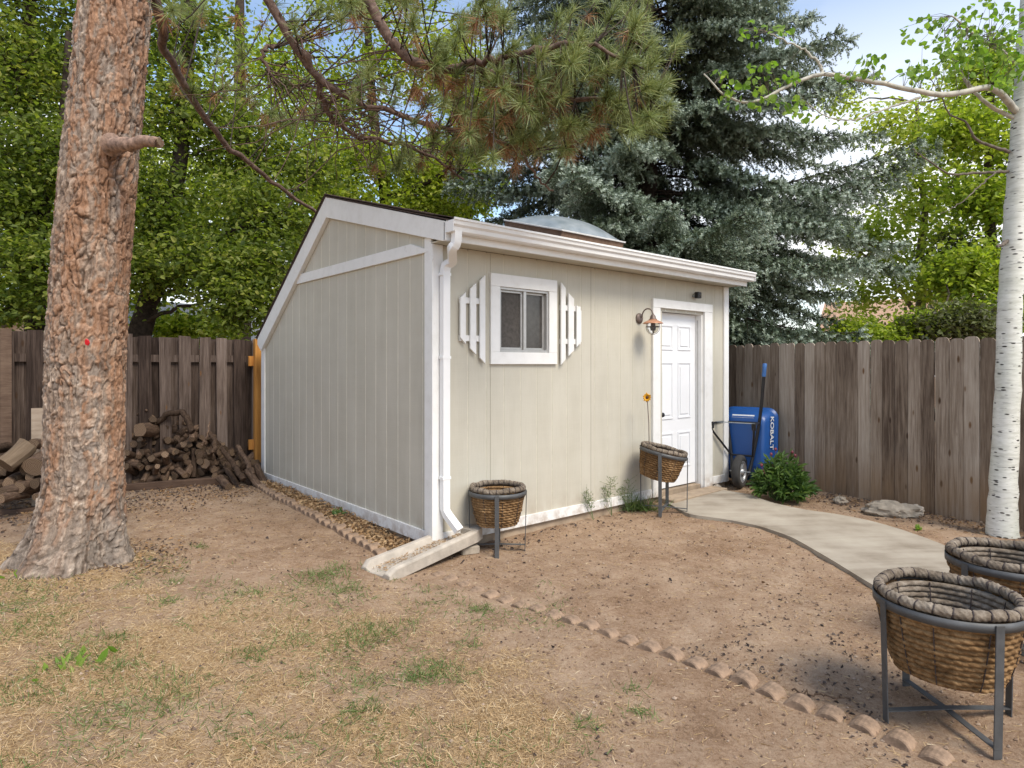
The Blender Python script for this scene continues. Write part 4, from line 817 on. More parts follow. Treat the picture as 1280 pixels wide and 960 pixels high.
# left of the shed, beyond the dark fence
broadleaf('broadleaf_tree', 'dark leafed tree with two dark stems left of the pine trunk', 'tree',
    [([tp(45, 470, 9.6), tp(42, 300, 9.6), tp(36, 180, 9.6), tp(36, 40, 9.6), tp(40, -120, 9.6)], .15, .07), ([tp(42, 330, 9.6), tp(60, 240, 9.4), tp(78, 150, 9.3), tp(86, 40, 9.3)], .09, .04)],
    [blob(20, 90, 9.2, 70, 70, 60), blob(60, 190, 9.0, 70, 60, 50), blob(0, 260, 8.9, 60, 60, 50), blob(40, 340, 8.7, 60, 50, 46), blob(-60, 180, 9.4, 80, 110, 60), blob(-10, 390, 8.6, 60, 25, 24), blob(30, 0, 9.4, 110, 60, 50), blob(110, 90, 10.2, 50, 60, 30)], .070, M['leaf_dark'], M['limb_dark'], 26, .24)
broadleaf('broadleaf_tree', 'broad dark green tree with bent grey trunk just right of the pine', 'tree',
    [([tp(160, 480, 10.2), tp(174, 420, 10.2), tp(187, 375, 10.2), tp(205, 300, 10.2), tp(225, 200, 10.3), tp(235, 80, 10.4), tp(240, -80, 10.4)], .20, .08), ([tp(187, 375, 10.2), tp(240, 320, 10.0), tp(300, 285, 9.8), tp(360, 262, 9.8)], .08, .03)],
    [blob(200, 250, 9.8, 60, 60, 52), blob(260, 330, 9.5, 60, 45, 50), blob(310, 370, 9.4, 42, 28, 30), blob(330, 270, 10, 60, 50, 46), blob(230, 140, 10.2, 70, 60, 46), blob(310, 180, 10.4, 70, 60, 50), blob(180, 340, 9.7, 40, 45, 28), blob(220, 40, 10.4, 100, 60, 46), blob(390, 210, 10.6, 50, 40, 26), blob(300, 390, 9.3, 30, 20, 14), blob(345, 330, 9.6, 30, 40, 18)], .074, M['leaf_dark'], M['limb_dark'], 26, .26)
broadleaf('broadleaf_tree', 'yellow green tree with forked dark stems rising behind the shed ridge', 'tree',
    [([tp(480, 470, 13.2), tp(480, 330, 13.2), tp(482, 250, 13.2), tp(470, 170, 13.3), tp(462, 80, 13.3), tp(455, -80, 13.3)], .17, .06), ([tp(482, 248, 13.2), tp(510, 237, 12.6), tp(545, 222, 12.2), tp(580, 198, 11.9)], .075, .035)],
    [blob(440, 200, 12.8, 60, 36, 46), blob(510, 215, 12.8, 60, 28, 40), blob(400, 140, 13, 60, 46, 30), blob(470, 100, 13.2, 70, 40, 26), blob(560, 230, 12.6, 40, 26, 26, .1), blob(420, 250, 12.4, 50, 20, 26), blob(540, 70, 13.4, 70, 40, 26), blob(360, 80, 13.2, 60, 50, 26), blob(460, 10, 13.2, 110, 50, 36), blob(590, 150, 13.4, 50, 50, 20, .1), blob(530, 262, 12.5, 60, 18, 26)], .082, M['leaf_mid'], M['limb_dark'], 22, .27)
broadleaf('broadleaf_tree', 'bright lime tree showing between shed roof and spruce', 'tree',
    [([tp(590, 470, 17), tp(588, 320, 17), tp(580, 220, 17), tp(575, 100, 17)], .18, .06)],
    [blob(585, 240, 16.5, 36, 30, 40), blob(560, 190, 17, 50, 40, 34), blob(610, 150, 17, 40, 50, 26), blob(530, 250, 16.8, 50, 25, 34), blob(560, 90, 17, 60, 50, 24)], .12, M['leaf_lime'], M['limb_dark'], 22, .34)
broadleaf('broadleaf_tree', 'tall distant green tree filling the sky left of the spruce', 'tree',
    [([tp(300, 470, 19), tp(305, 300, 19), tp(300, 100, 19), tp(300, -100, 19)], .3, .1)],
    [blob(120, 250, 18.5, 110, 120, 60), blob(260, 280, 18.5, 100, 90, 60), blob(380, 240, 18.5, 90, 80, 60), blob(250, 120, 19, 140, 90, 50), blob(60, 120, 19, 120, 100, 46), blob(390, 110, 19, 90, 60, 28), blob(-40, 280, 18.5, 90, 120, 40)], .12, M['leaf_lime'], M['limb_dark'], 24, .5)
broadleaf('broadleaf_tree', 'leafy green tree at the far left edge beyond the dark fence', 'tree',
    [([tp(-150, 480, 11), tp(-150, 300, 11), tp(-140, 120, 11), tp(-135, -80, 11)], .18, .07)],
    [blob(-150, 330, 10.8, 90, 70, 60), blob(-120, 200, 11, 90, 80, 60), blob(-200, 100, 11, 110, 90, 60), blob(-290, 280, 10.6, 100, 110, 70), blob(-60, 380, 10.4, 70, 40, 40), blob(-150, 10, 11, 110, 70, 40)], .085, M['leaf_mid'], M['limb_dark'], 24, .28)
broadleaf('broadleaf_tree', 'mid green tree with low boughs filling the gap above the dark fence', 'tree',
    [([tp(110, 480, 14), tp(112, 300, 14), tp(105, 150, 14), tp(100, -60, 14)], .17, .06)],
    [blob(110, 360, 13.5, 90, 40, 50), blob(40, 290, 13.8, 80, 60, 46), blob(190, 300, 13.8, 70, 50, 40), blob(130, 180, 14, 90, 70, 46), blob(60, 90, 14, 100, 60, 36), blob(320, 340, 13.2, 60, 50, 44), blob(270, 250, 13.6, 60, 60, 36), blob(395, 300, 13.4, 40, 30, 24)], .10, M['leaf_mid'], M['limb_dark'], 22, .3)
broadleaf('shrub', 'light green shrub peeking over the dark fence beside the pine', 'shrub',
    [([tp(235, 480, 12.2), tp(235, 440, 12.2), tp(235, 415, 12.2)], .05, .02)],
    [blob(205, 412, 12.2, 26, 10, 16), blob(240, 408, 12.2, 30, 14, 24), blob(275, 416, 12.2, 24, 10, 14)], .085, M['leaf_lime'], M['limb_dark'], 24, .2)
# right, beyond the picket fence
broadleaf('broadleaf_tree', 'slender airy tree with yellow green spring leaves right of the spruce', 'tree',
    [([tp(1150, 470, 15), tp(1151, 380, 15), tp(1150, 320, 15), tp(1156, 265, 15), tp(1150, 215, 15), tp(1146, 130, 15)], .13, .04), ([tp(1140, 385, 15), tp(1110, 340, 14.6), tp(1085, 322, 14.4), tp(1062, 308, 14.2)], .06, .02), ([tp(1156, 268, 15), tp(1185, 235, 14.7), tp(1210, 205, 14.5), tp(1230, 180, 14.4)], .05, .02)],
    [blob(1080, 300, 14.3, 42, 24, 40, .15), blob(1140, 270, 14.8, 40, 24, 26), blob(1190, 235, 14.6, 40, 24, 24), blob(1130, 225, 15, 40, 22, 20, .1), blob(1160, 180, 15, 50, 30, 30, .15), blob(1110, 160, 15.2, 40, 30, 24, .2), blob(1140, 335, 14.6, 50, 24, 36), blob(1085, 370, 14.4, 35, 26, 20), blob(1200, 130, 15, 40, 40, 30, .1), blob(1180, 300, 14.6, 40, 20, 20), blob(1060, 130, 15.6, 40, 26, 12, .2), blob(1180, 370, 14.4, 30, 18, 18)], .10, M['leaf_yellow'], M['limb_grey'], 12, .30, wratio=.7)
broadleaf('broadleaf_tree', 'bright green tree crown directly behind the aspen trunk', 'tree',
    [([tp(1245, 470, 12.5), tp(1240, 350, 12.5), tp(1236, 200, 12.5), tp(1240, 50, 12.5)], .14, .05)],
    [blob(1215, 165, 12.3, 44, 36, 40), blob(1230, 250, 12.2, 34, 36, 36), blob(1215, 340, 12, 40, 34, 44), blob(1290, 200, 12.4, 40, 80, 50), blob(1230, 390, 11.8, 36, 24, 36), blob(1290, 340, 12, 40, 70, 50), blob(1240, 90, 12.6, 50, 40, 36), blob(1360, 250, 12.6, 60, 120, 60), blob(1180, 345, 12.6, 30, 22, 20)], .095, M['leaf_lime'], M['limb_dark'], 22, .26)
broadleaf('shrub', 'dark purple green shrub above the picket fence near the aspen', 'shrub',
    [([tp(1180, 480, 11), tp(1180, 430, 11), tp(1182, 395, 11)], .05, .02)],
    [blob(1165, 412, 11, 34, 16, 30), blob(1200, 405, 11, 26, 18, 22), blob(1225, 410, 11, 24, 16, 20), blob(1195, 330, 13.5, 26, 46, 40)], .075, M['leaf_purple'], M['limb_dark'], 24, .2)
broadleaf('shrub', 'low bright green bush over the picket fence beside the spruce', 'shrub',
    [([tp(1090, 480, 11.5), tp(1092, 440, 11.5), tp(1094, 420, 11.5)], .04, .02)],
    [blob(1062, 416, 11.4, 22, 14, 24), blob(1110, 424, 11.4, 40, 8, 20), blob(1146, 408, 11.4, 22, 16, 24)], .07, M['leaf_lime'], M['limb_dark'], 24, .16)

# neighbouring houses
def house(name, label, base, rz, wl, dp, hw_, hr, wall, roofm, win=True):
    root = empty(name, base, rz, label, 'house'); m_ = MB(); m_.bb((-wl/2, -dp/2, -.3), (wl/2, dp/2, hw_)); m_.prism([(-wl/2, -dp/2, hw_), (-wl/2, dp/2, hw_), (-wl/2, 0, hw_+hr-.1)], (wl, 0, 0)); m_.build('wall', wall, root)
    m_ = MB(); ov = .45; sl_ = hr/(dp/2)
    for sg in (-1, 1): m_.prism([(-wl/2-ov, sg*(dp/2+ov), hw_-sl_*ov), (-wl/2-ov, 0, hw_+hr), (-wl/2-ov, 0, hw_+hr+.1), (-wl/2-ov, sg*(dp/2+ov), hw_-sl_*ov+.1)], (wl+2*ov, 0, 0))
    rf = m_.build('roof', roofm, root); m_ = MB()
    for x in (-wl/2-ov-.03, wl/2+ov):
        for sg in (-1, 1): m_.prism([(x, sg*(dp/2+ov+.02), hw_-sl_*ov-.16), (x, 0, hw_+hr-.16), (x, 0, hw_+hr+.11), (x, sg*(dp/2+ov+.02), hw_-sl_*ov+.11)], (.03, 0, 0))
    m_.build('fascia', M['white'], rf)
    for x in (-wl*.25, wl*.25):
        m_ = MB(); m_.bb((x-.6, -dp/2-.05, 1.0), (x+.6, -dp/2-.001, 2.1)); f_ = m_.build('window', M['white'], root); m_ = MB(); m_.bb((x-.52, -dp/2-.056, 1.08), (x+.52, -dp/2-.051, 2.02)); m_.build('pane', M['glass'], f_)
    return root
hb = at(262, 456, 20); house('house', 'pink walled house with white eaves behind the left fence', (hb.x-2.9, hb.y+3.5, 0), R(62), 9, 6.4, 2.2, 1.5, M['stucco'], M['roof_grey'])
hb = at(1105, 456, 26); house('house', 'tan house with tiled roof seen past the spruce', (hb.x+2.3, hb.y+3, 0), R(-35), 5.0, 5, 2.7, 1.7, M['stucco_tan'], M['roof_tan'])
pb = at(198, 456, 13); o_ = empty('steel_pole', (pb.x, pb.y, 0), 0, 'thin galvanised pole standing behind the left fence', 'pole'); mb = MB(); mb.tube([(0, 0, 0), (0, 0, 2.75)], .055, 12); mb.build('pole', M['galv'], o_); mb = MB(); mb.lathe([(.065, 2.73), (.065, 2.78), (0, 2.82)], seg=12); mb.build('cap', M['galv'], o_)

# ------------------------------------------------------------------ firewood
def log_mesh(ln, r0, kind=0, seg=11):
    m_ = MB(); n = 5; ph = random.uniform(0, 6); bend = random.uniform(-.12, .12)*ln; pts, rr_ = [], []
    V = []
    prof = [1+random.uniform(-.16, .16) for _ in range(seg)]
    if kind == 1:     # split wedge: flatten part of the section
        for j in range(seg): prof[j] *= (.35+.5*abs(math.cos(j*math.pi/seg)))+.15
    for i in range(n):
        t = i/(n-1)-.5
        for j in range(seg):
            a = 2*math.pi*j/seg+ph; r_ = r0*prof[j]*(1-.12*t)*random.uniform(.94, 1.06); V.append((r_*math.cos(a)+bend*(1-4*t*t)*.5, r_*math.sin(a), t*ln))
    m_.add(V, [(i*seg+j, i*seg+(j+1) % seg, (i+1)*seg+(j+1) % seg, (i+1)*seg+j) for i in range(n-1) for j in range(seg)], kind == 0)
    m_.cur = 1; m_.add(V[:seg], [tuple(range(seg))[::-1]]); m_.add(V[-seg:], [tuple(range(seg))])
    return m_.mesh('firewood_log', [M['split'] if kind == 1 else M['log'], M['log_end']])
LM = [log_mesh(random.uniform(.32, .46), random.uniform(.024, .05)) for _ in range(9)]+[log_mesh(random.uniform(.3, .4), random.uniform(.05, .07)) for _ in range(5)]
HX = (ldir*-1)   # to the right along the fence
def logat(p, me, d, label, group): 
    o = link('firewood_log', me); o.location = p; o.rotation_mode = 'QUATERNION'; o.rotation_quaternion = Vector(d).to_track_quat('Z', 'X') @ Quaternion((0, 0, 1), random.uniform(0, 6.28)); tag(o, label, 'log', group); return o
def heap_h(px): return float(np.interp(px, [100, 150, 175, 205, 225, 250, 275, 300, 325], [.45, .70, .78, .74, .76, .62, .36, .16, .06]))
cnt = 0
for i in range(286):
    px = random.uniform(112, 318); lay_ = random.random()**.66; Yb = 7.55+(px-150)/170*.75; hh = heap_h(px)
    zz = .035+hh*lay_; Yd = Yb+.30*lay_+random.uniform(-.04, .24)
    p = Vector(((px-640)/FP*Yd, Yd, zz)); 
    if px < 60: continue
    d = Vector((.25+random.gauss(0, .65), -1, random.gauss(0, .38))) if random.random() < .62 else Vector((random.gauss(.3, .8), -.35, random.gauss(0, .4)))
    lo_ = lay_ < .3
    logat(p, random.choice(LM[:9] if random.random() < .8 else LM), d, 'weathered brown firewood log in the heap between pine and shed', 'firewood in the heap behind the pine')
# logs scattered at the foot of the shed corner
for px, py, ln_ in ((298, 578, 1), (312, 575, 1), (290, 592, 1), (322, 588, 1), (305, 592, 1), (318, 596, 1), (328, 592, 1), (280, 598, 1)):
    Yd = 8.0; p = gp(px, py+9, .03); d = Vector((.55+random.gauss(0, .1), -.5, -.35+random.gauss(0, .1))); logat(p+Vector((0, 0, .04)), LM[random.randrange(9)], d, 'brown log fallen at the foot of the heap near the shed corner', 'loose logs by the shed corner')
def stick(pts, r0, r1, label, cat='branch'):
    b = Vector(pts[-1]); c = curve([Vector(p)-b for p in pts], 18, .006); m_ = MB(); m_.tube(c, taper(len(c), r0, r1), 9); m_.cur = 1; o = m_.build('branch', [M['log'], M['log_end']]); o.location = b; tag(o, label, cat); return o
stick([at(196, 528, 7.9), at(212, 517, 7.9), at(228, 516, 7.9), at(236, 528, 7.85), at(240, 541, 7.8)], .035, .04, 'thick curved branch arched over the top of the firewood heap')
stick([at(163, 522, 7.8), at(172, 518, 7.8), at(184, 512, 7.8)], .018, .014, 'short straight stick poking up left on the firewood heap')
stick([at(262, 527, 7.9), at(259, 545, 7.8), at(252, 556, 7.75)], .008, .014, 'thin upright twig leaning on right of the firewood heap')
stick([at(277, 561, 8.0), at(292, 581, 7.9), at(304, 600, 7.7)], .032, .036, 'long slanting branch right of the firewood heap')
stick([at(297, 558, 8.2), at(310, 580, 8.0), at(316, 592, 7.9)], .03, .032, 'slanting branch beside the orange post')
stick([at(262, 541, 8.1), at(268, 552, 7.95), at(266, 566, 7.85)], .026, .03, 'stubby bent branch on the right shoulder of the heap')
me = log_mesh(.34, .085)
logat(at(175, 539, 7.62)+Vector((0, .14, 0)), me, (.1, -1, .1), 'large round log with pale cut end on top of the heap', 'big logs on the heap')
# timber at the foot of the heap
a, b = gp(150, 614, 0), gp(292, 603, 0); mb = MB(); mb.tint = .5; mb.sweep([a+Vector((0, 0, .03)), a.lerp(b, .5)+Vector((0, 0, .035)), b+Vector((0, 0, .03))], .10, .08, (0, 0, 1)); o = mb.build('timber', M['tie_wood'], bevel=.008); tag(o, 'half buried landscape timber in front of the firewood heap', 'timber')
a, b = gp(-60, 650, 0), gp(62, 640, 0); mb = MB(); mb.sweep([a+Vector((0, 0, .02)), b+Vector((0, 0, .02))], .08, .08, (0, 0, 1)); o = mb.build('timber', M['tie_wood'], bevel=.008); tag(o, 'half buried timber left of the pine trunk', 'timber')
# pile left of the trunk
LM2 = [log_mesh(random.uniform(.3, .4), random.uniform(.045, .072)) for _ in range(6)]
for (px, py, Yd, r_) in [(7, 588, 6.5, 1), (10, 602, 6.35, 1), (24, 596, 6.45, 1), (40, 593, 6.5, 0), (30, 607, 6.3, 1), (15, 615, 6.2, 0), (2, 575, 6.6, 1), (45, 605, 6.35, 1), (-12, 595, 6.4, 1), (-25, 580, 6.6, 1), (-20, 610, 6.2, 0), (34, 583, 6.5, 0), (48, 584, 6.5, 1), (20, 606, 6.4, 0), (52, 615, 6.3, 0), (-8, 562, 6.65, 1), (-35, 600, 6.3, 1), (6, 624, 6.1, 0)]:
    logat(at(px, py, Yd)+Vector((0, .1, 0)), random.choice(LM2 if r_ else LM), (random.gauss(.25, .2), -1, random.gauss(0, .1)), 'weathered round log in the small pile left of the pine', 'firewood in the pile left of the pine')
logat(at(44, 557, 6.55)+Vector((0, .1, 0)), LM[10], (.2, -1, .15), 'round log with yellow cut end topping the left pile', 'big logs on the heap')
sw = log_mesh(.28, .10, 1)
o = logat(at(21, 568, 6.35), sw, (-.25, -.75, -.6), 'pale split log resting on the left firewood pile', 'split logs on the left pile')
o = logat(at(44, 578, 6.4)+Vector((0, .1, 0)), log_mesh(.3, .105), (.1, -1, -.2), 'thick grey log section against the pine in left pile', 'big logs on the heap')

# ------------------------------------------------------------------ splash block
sb0, sb1 = gp(471, 717, -.04), gp(590, 676, -.02)
dirv = (sb1-sb0); lenb = dirv.length; ang_ = math.atan2(dirv.y, dirv.x)
spb = empty('splash_block', (sb0+sb1)/2, ang_, 'grey concrete splash block tilted under the downspout', 'splash block'); 
spb.rotation_euler = (0, R(-5), ang_); spb.location.z = .02
hl, hw_ = lenb/2+.02, .165; mb = MB()
def xs(x, w_, zb, zf, zr, open_=False): return [(x, -w_, zb), (x, w_, zb), (x, w_, zr-.01), (x, w_-.02, zr), (x, w_-.06, zr), (x, w_-.085, zf), (x, -w_+.085, zf), (x, -w_+.06, zr), (x, -w_+.02, zr), (x, -w_, zr-.01)]
secs = [xs(-hl, hw_, -.04, -.008, .012), xs(-hl+.06, hw_+.015, -.045, -.006, .05), xs(0, hw_+.0, -.045, .0, .052), xs(hl-.12, hw_-.01, -.045, .006, .055)]
V = [q for s_ in secs for q in s_]; n = 10; F = [(i*n+j, i*n+(j+1) % n, (i+1)*n+(j+1) % n, (i+1)*n+j) for i in range(3) for j in range(n)]+[tuple(range(n))[::-1]]
mb.add(V, F); mb.prism([(hl-.121, -hw_+.01, -.045), (hl-.02, -hw_+.04, -.045), (hl, -hw_+.08, -.045), (hl, hw_-.08, -.045), (hl-.02, hw_-.04, -.045), (hl-.121, hw_-.01, -.045)], (0, 0, .10)); mb.build('trough', M['concrete_raw'], spb, .005)
# debris in trough
n = 700; P = np.stack([rng.uniform(-hl+.05, hl-.14, n), rng.uniform(-.08, .08, n), np.full(n, .008)], -1); D = rdir(n, 0, .15)
blade_mesh('silt', P, D, rng.uniform(.008, .03, n), .005, M['chips'], spb, rng.uniform(.1, .9, n))
bk = gp(585, 698); mb = MB(); mb.box((0, 0, .03), (.16, .09, .07)); o = mb.build('block', M['rock'], bevel=.01); o.location = (bk.x, bk.y+.16, -.075); o.rotation_euler = (0, 0, .4); tag(o, 'small grey block propping the splash block', 'block')

# ------------------------------------------------------------------ planters
def make_stand(r, h, label, loc, rz, tilt=(0, 0), group=None):
    root = empty('plant_stand', loc, rz, label, 'plant stand'); Mt = Matrix.Rotation(tilt[0], 3, 'X') @ Matrix.Rotation(tilt[1], 3, 'Y')
    m_ = MB(); m_.lathe([(r, -.038), (r+.006, -.038), (r+.006, .0), (r, .0), (r, -.038)], (0, 0, h), 72, Mt, True); m_.build('ring', M['steel'], root)
    for i in range(4):
        a = i*math.pi/2; c_, s_ = math.cos(a), math.sin(a); top = Vector((0, 0, h))+Mt @ Vector((c_*(r+.009), s_*(r+.009), -.004)); fx, fy = c_*(r-.005), s_*(r-.005)
        m_ = MB(); m_.sweep([(fx, fy, .0), ((fx+top.x)/2, (fy+top.y)/2, top.z/2), tuple(top)], .036, .006, (-s_, c_, 0)); m_.build('leg', M['steel'], root, .001)
    m_ = MB(); m_.sweep([(-r, 0, .052), (0, 0, .058), (r, 0, .052)], .03, .005, (0, 1, 0)); m_.sweep([(0, -r, .042), (0, 0, .050), (0, r, .042)], .03, .005, (1, 0, 0)); m_.build('cross_base', M['steel'], root)
    return root
def make_basket(r, dep, rb, label, loc, tilt=(0, 0), grey=True, coils=13, seed=0, rz=0):
    root = empty('woven_basket', loc, 0, label, 'basket'); root.rotation_euler = (Matrix.Rotation(rz, 3, 'Z') @ Matrix.Rotation(tilt[0], 3, 'X') @ Matrix.Rotation(tilt[1], 3, 'Y') @ Matrix.Rotation(seed*1.3, 3, 'Z')).to_euler()
    nu_, K = 260, coils; nr = K*9+1; t = np.linspace(0, 1, nr); a = np.linspace(0, 2*np.pi, nu_, endpoint=False); A, T_ = np.meshgrid(a, t)
    rad = rb+(r-rb)*(1-(1-T_)**1.0)**.62; 
    ph = (T_*K) % 1; rows_ = np.floor(T_*K); bul = np.sqrt(np.clip(1-(2*ph-1)**2, 0, 1)); 
    tw_ = np.abs(np.sin((A*34*r/.28*.5+ph*1.5+rows_*2.1))); wob = (vnoise(np.stack([np.cos(A)*3, np.sin(A)*3, rows_], -1), 3)-.5)*.012
    R_ = rad+bul*.011+tw_*bul*.008+wob; Z_ = -dep+T_*(dep-.01)+(vnoise(np.stack([np.cos(A)*2, np.sin(A)*2, rows_*0], -1), 5)-.5)*.014*(1-T_)
    Vb = np.stack([np.cos(A)*R_, np.sin(A)*R_, Z_], -1); npmesh('body', Vb, gridF(nu_, nr, True), M['rope_tan'], root, smooth=True)
    R2 = rad-.022-bul*.010-tw_*bul*.006+wob; npmesh('lining', np.stack([np.cos(A)*R2, np.sin(A)*R2, Z_], -1), gridF(nu_, nr, True)[:, ::-1], M['rope_grey'] if grey else M['rope_tan'], root, smooth=True)
    # rolled rope rim
    nt_, nm = 360, 20; a = np.linspace(0, 2*np.pi, nt_, endpoint=False); b = np.linspace(0, 2*np.pi, nm, endpoint=False); Aa, Bb = np.meshgrid(a, b, indexing='ij')
    nseg = 26; pinch = np.abs(np.sin(Aa*nseg/2)); rt = .0225*(.80+.20*np.clip(pinch*3.2, 0, 1))+.0022*np.sin(Bb*5+Aa*70*r/.28)+(vnoise(np.stack([np.cos(Aa)*9, np.sin(Aa)*9, Bb], -1), 8)-.5)*.005
    cz = (vnoise(np.stack([np.cos(Aa)*3, np.sin(Aa)*3, Aa*0], -1), 2)-.5)*.018
    rc = r-.004; Vr = np.stack([np.cos(Aa)*(rc+rt*np.cos(Bb)), np.sin(Aa)*(rc+rt*np.cos(Bb)), .018+cz+rt*np.sin(Bb)], -1)
    i_, j_ = np.meshgrid(np.arange(nt_), np.arange(nm), indexing='ij'); F = np.stack([i_*nm+j_, ((i_+1) % nt_)*nm+j_, ((i_+1) % nt_)*nm+(j_+1) % nm, i_*nm+(j_+1) % nm], -1).reshape(-1, 4)
    npmesh('rim', Vr, F, M['rope_grey'], root, smooth=True)
    m_ = MB()
    for i in range(nseg):
        a = 2*math.pi*i/nseg; cx_, cy_ = math.cos(a), math.sin(a); z0_ = .018+float((vnoise(np.array([[cx_*3, cy_*3, 0.]]), 2)-.5)[0]*.018)
        m_.tube([(cx_*(rc+.0215*math.cos(b))-cy_*.004*math.sin(b), cy_*(rc+.0215*math.cos(b))+cx_*.004*math.sin(b), z0_+.0215*math.sin(b)) for b in np.linspace(0, 2*math.pi, 13)], .0032, 5, False)
        if i % 3 == 0:
            for dr_, sgn in ((-.036, 1), (.016, 1)):
                m_.tube([((float(rb+(r-rb)*q**.62)+dr_)*cx_, (float(rb+(r-rb)*q**.62)+dr_)*cy_, -dep+q*dep) for q in np.linspace(.05, .97, 12)], .0026, 5, False)
    m_.build('ties', M['tie'], root)
    m_ = MB(); m_.lathe([(0, -dep+.055), (rb*.7, -dep+.05), (rb*1.16, -dep+.042)], seg=30); m_.build('soil', M['soil'], root); m_ = MB(); m_.lathe([(rb+.008, -dep+.004), (rb*.6, -dep-.006), (0, -dep-.008)], seg=40); m_.build('bottom', M['rope_tan'], root)
    return root
def planter(cx_, cy_, g_, r, ztop, dep, rb, rz, tilt, grey, ls_, lb_, seed):
    make_stand(r, ztop-g_, ls_, (cx_, cy_, g_), rz, tilt); 
    make_basket(r-.016, dep, rb, lb_, (cx_, cy_, ztop+.004), tilt, grey, seed=seed, rz=rz)
planter(-.123, 5.42, -.085, .238, .435, .30, .145, 0, (0, 0), False, 'grey steel plant stand beside the splash block under the window', 'round woven rope basket nearest the shed downspout', 1)
planter(1.61, 6.74, -.06, .245, .585, .30, .16, R(-22), (R(-3), R(13)), False, 'tall grey steel stand in front of the white door', 'tilted rope basket holding the yellow metal flower', 2)
planter(1.94, 2.83, -.085, .285, .462, .33, .185, R(2), (0, 0), True, 'largest grey steel stand at the lower right corner', 'big weathered rope basket nearest the camera', 3)
planter(2.68, 3.42, -.075, .285, .455, .33, .185, R(12), (0, 0), True, 'grey steel stand partly hidden behind the nearest planter', 'weathered rope basket in front of the aspen, cut by the frame', 4)
# flower stake in the tilted basket
fb = at(812, 560, 6.80); ft = at(809, 497, 6.78); fo = empty('flower_stake', fb, 0, 'yellow metal flower on a thin stake standing in the tilted basket', 'garden stake')
mb = MB(); d = ft-fb; mb.tube([(0, 0, -.22), tuple(d*.5+Vector((.004, 0, 0))), tuple(d)], .0045, 6); mb.build('stake', M['bronze'], fo)
fq = Vector((-.35, -1, .25)).normalized().to_track_quat('Z', 'Y').to_matrix()
mb = MB()
for i in range(11):
    a = i*2*math.pi/11; u_ = Vector((math.cos(a), math.sin(a), 0)); v_ = Vector((-u_.y, u_.x, 0)); Lp = random.uniform(.045, .06)
    mb.prism([d+fq @ (u_*.01+v_*-.008), d+fq @ (u_*.01+v_*.008), d+fq @ (u_*Lp*.65+v_*.013+Vector((0, 0, .018))), d+fq @ (u_*Lp+Vector((0, 0, random.uniform(-.01, .02)))), d+fq @ (u_*Lp*.65-v_*.013+Vector((0, 0, .012)))], fq @ Vector((0, 0, .003)))
mb.build('petals', M['petal'], fo); mb = MB(); mb.lathe([(.018, .0), (.016, .010), (.008, .017), (0, .018)], d, 16, fq); mb.build('flower_centre', M['centre'], fo)

# ------------------------------------------------------------------ wheelbarrow (stood on its nose against the fence)
wbp = at(926, 456, 8.05); wz = math.atan2(-.6, .8)
wb = empty('wheelbarrow', (wbp.x, wbp.y, -.05), wz, 'blue wheelbarrow with black frame stood upright against the picket fence', 'wheelbarrow')
wb.rotation_euler = (R(-4), 0, wz)
# local: x along fence to the right, y away from viewer (to fence), z up
mb = MB()   # tray: rounded loft
def rrect(hx_, za_, zb_, y, rad, n=6):
    out = []; cxs = [(hx_-rad, zb_-rad, 0), (-hx_+rad, zb_-rad, 90), (-hx_+rad, za_+rad, 180), (hx_-rad, za_+rad, 270)]
    for cx_, cz, a0 in cxs:
        for i in range(n): a = R(a0+90*i/(n-1)); out.append((cx_+rad*math.cos(a), y, cz+rad*math.sin(a)))
    return out
rings = [rrect(.22, .28, .84, .075, .07), rrect(.245, .23, .885, .082, .09), rrect(.27, .17, .93, .13, .10), rrect(.315, .10, .99, .30, .12), rrect(.325, .08, 1.0, .345, .12), rrect(.35, .06, 1.02, .35, .13), rrect(.35, .06, 1.02, .36, .13), rrect(.318, .09, .99, .355, .12), rrect(.26, .18, .92, .14, .10), rrect(.22, .28, .84, .09, .07)]
nn = len(rings[0]); V = [q for r_ in rings for q in r_]; F = [(i*nn+j, i*nn+(j+1) % nn, (i+1)*nn+(j+1) % nn, (i+1)*nn+j) for i in range(len(rings)-1) for j in range(nn)]
mb.add(V, F, True); mb.add(rings[0], [tuple(range(nn))]); mb.add(rings[-1], [tuple(range(nn))[::-1]]); tray = mb.build('tray', M['blue'], wb)
tcv = bpy.data.curves.new('lettering', 'FONT'); tcv.body = 'KOBALT'; tcv.size = .112; tcv.extrude = .001; tcv.align_x = 'CENTER'; tcv.align_y = 'CENTER'; tcv.offset = .002
to = bpy.data.objects.new('lettering_curve', tcv); COL.objects.link(to); bpy.context.view_layer.update(); tm = bpy.data.meshes.new_from_object(to.evaluated_get(bpy.context.evaluated_depsgraph_get())); bpy.data.objects.remove(to); bpy.data.curves.remove(tcv)
tm.name = 'lettering'; tm.materials.clear(); tm.materials.append(M['paper']); lt = link('lettering', tm, tray)
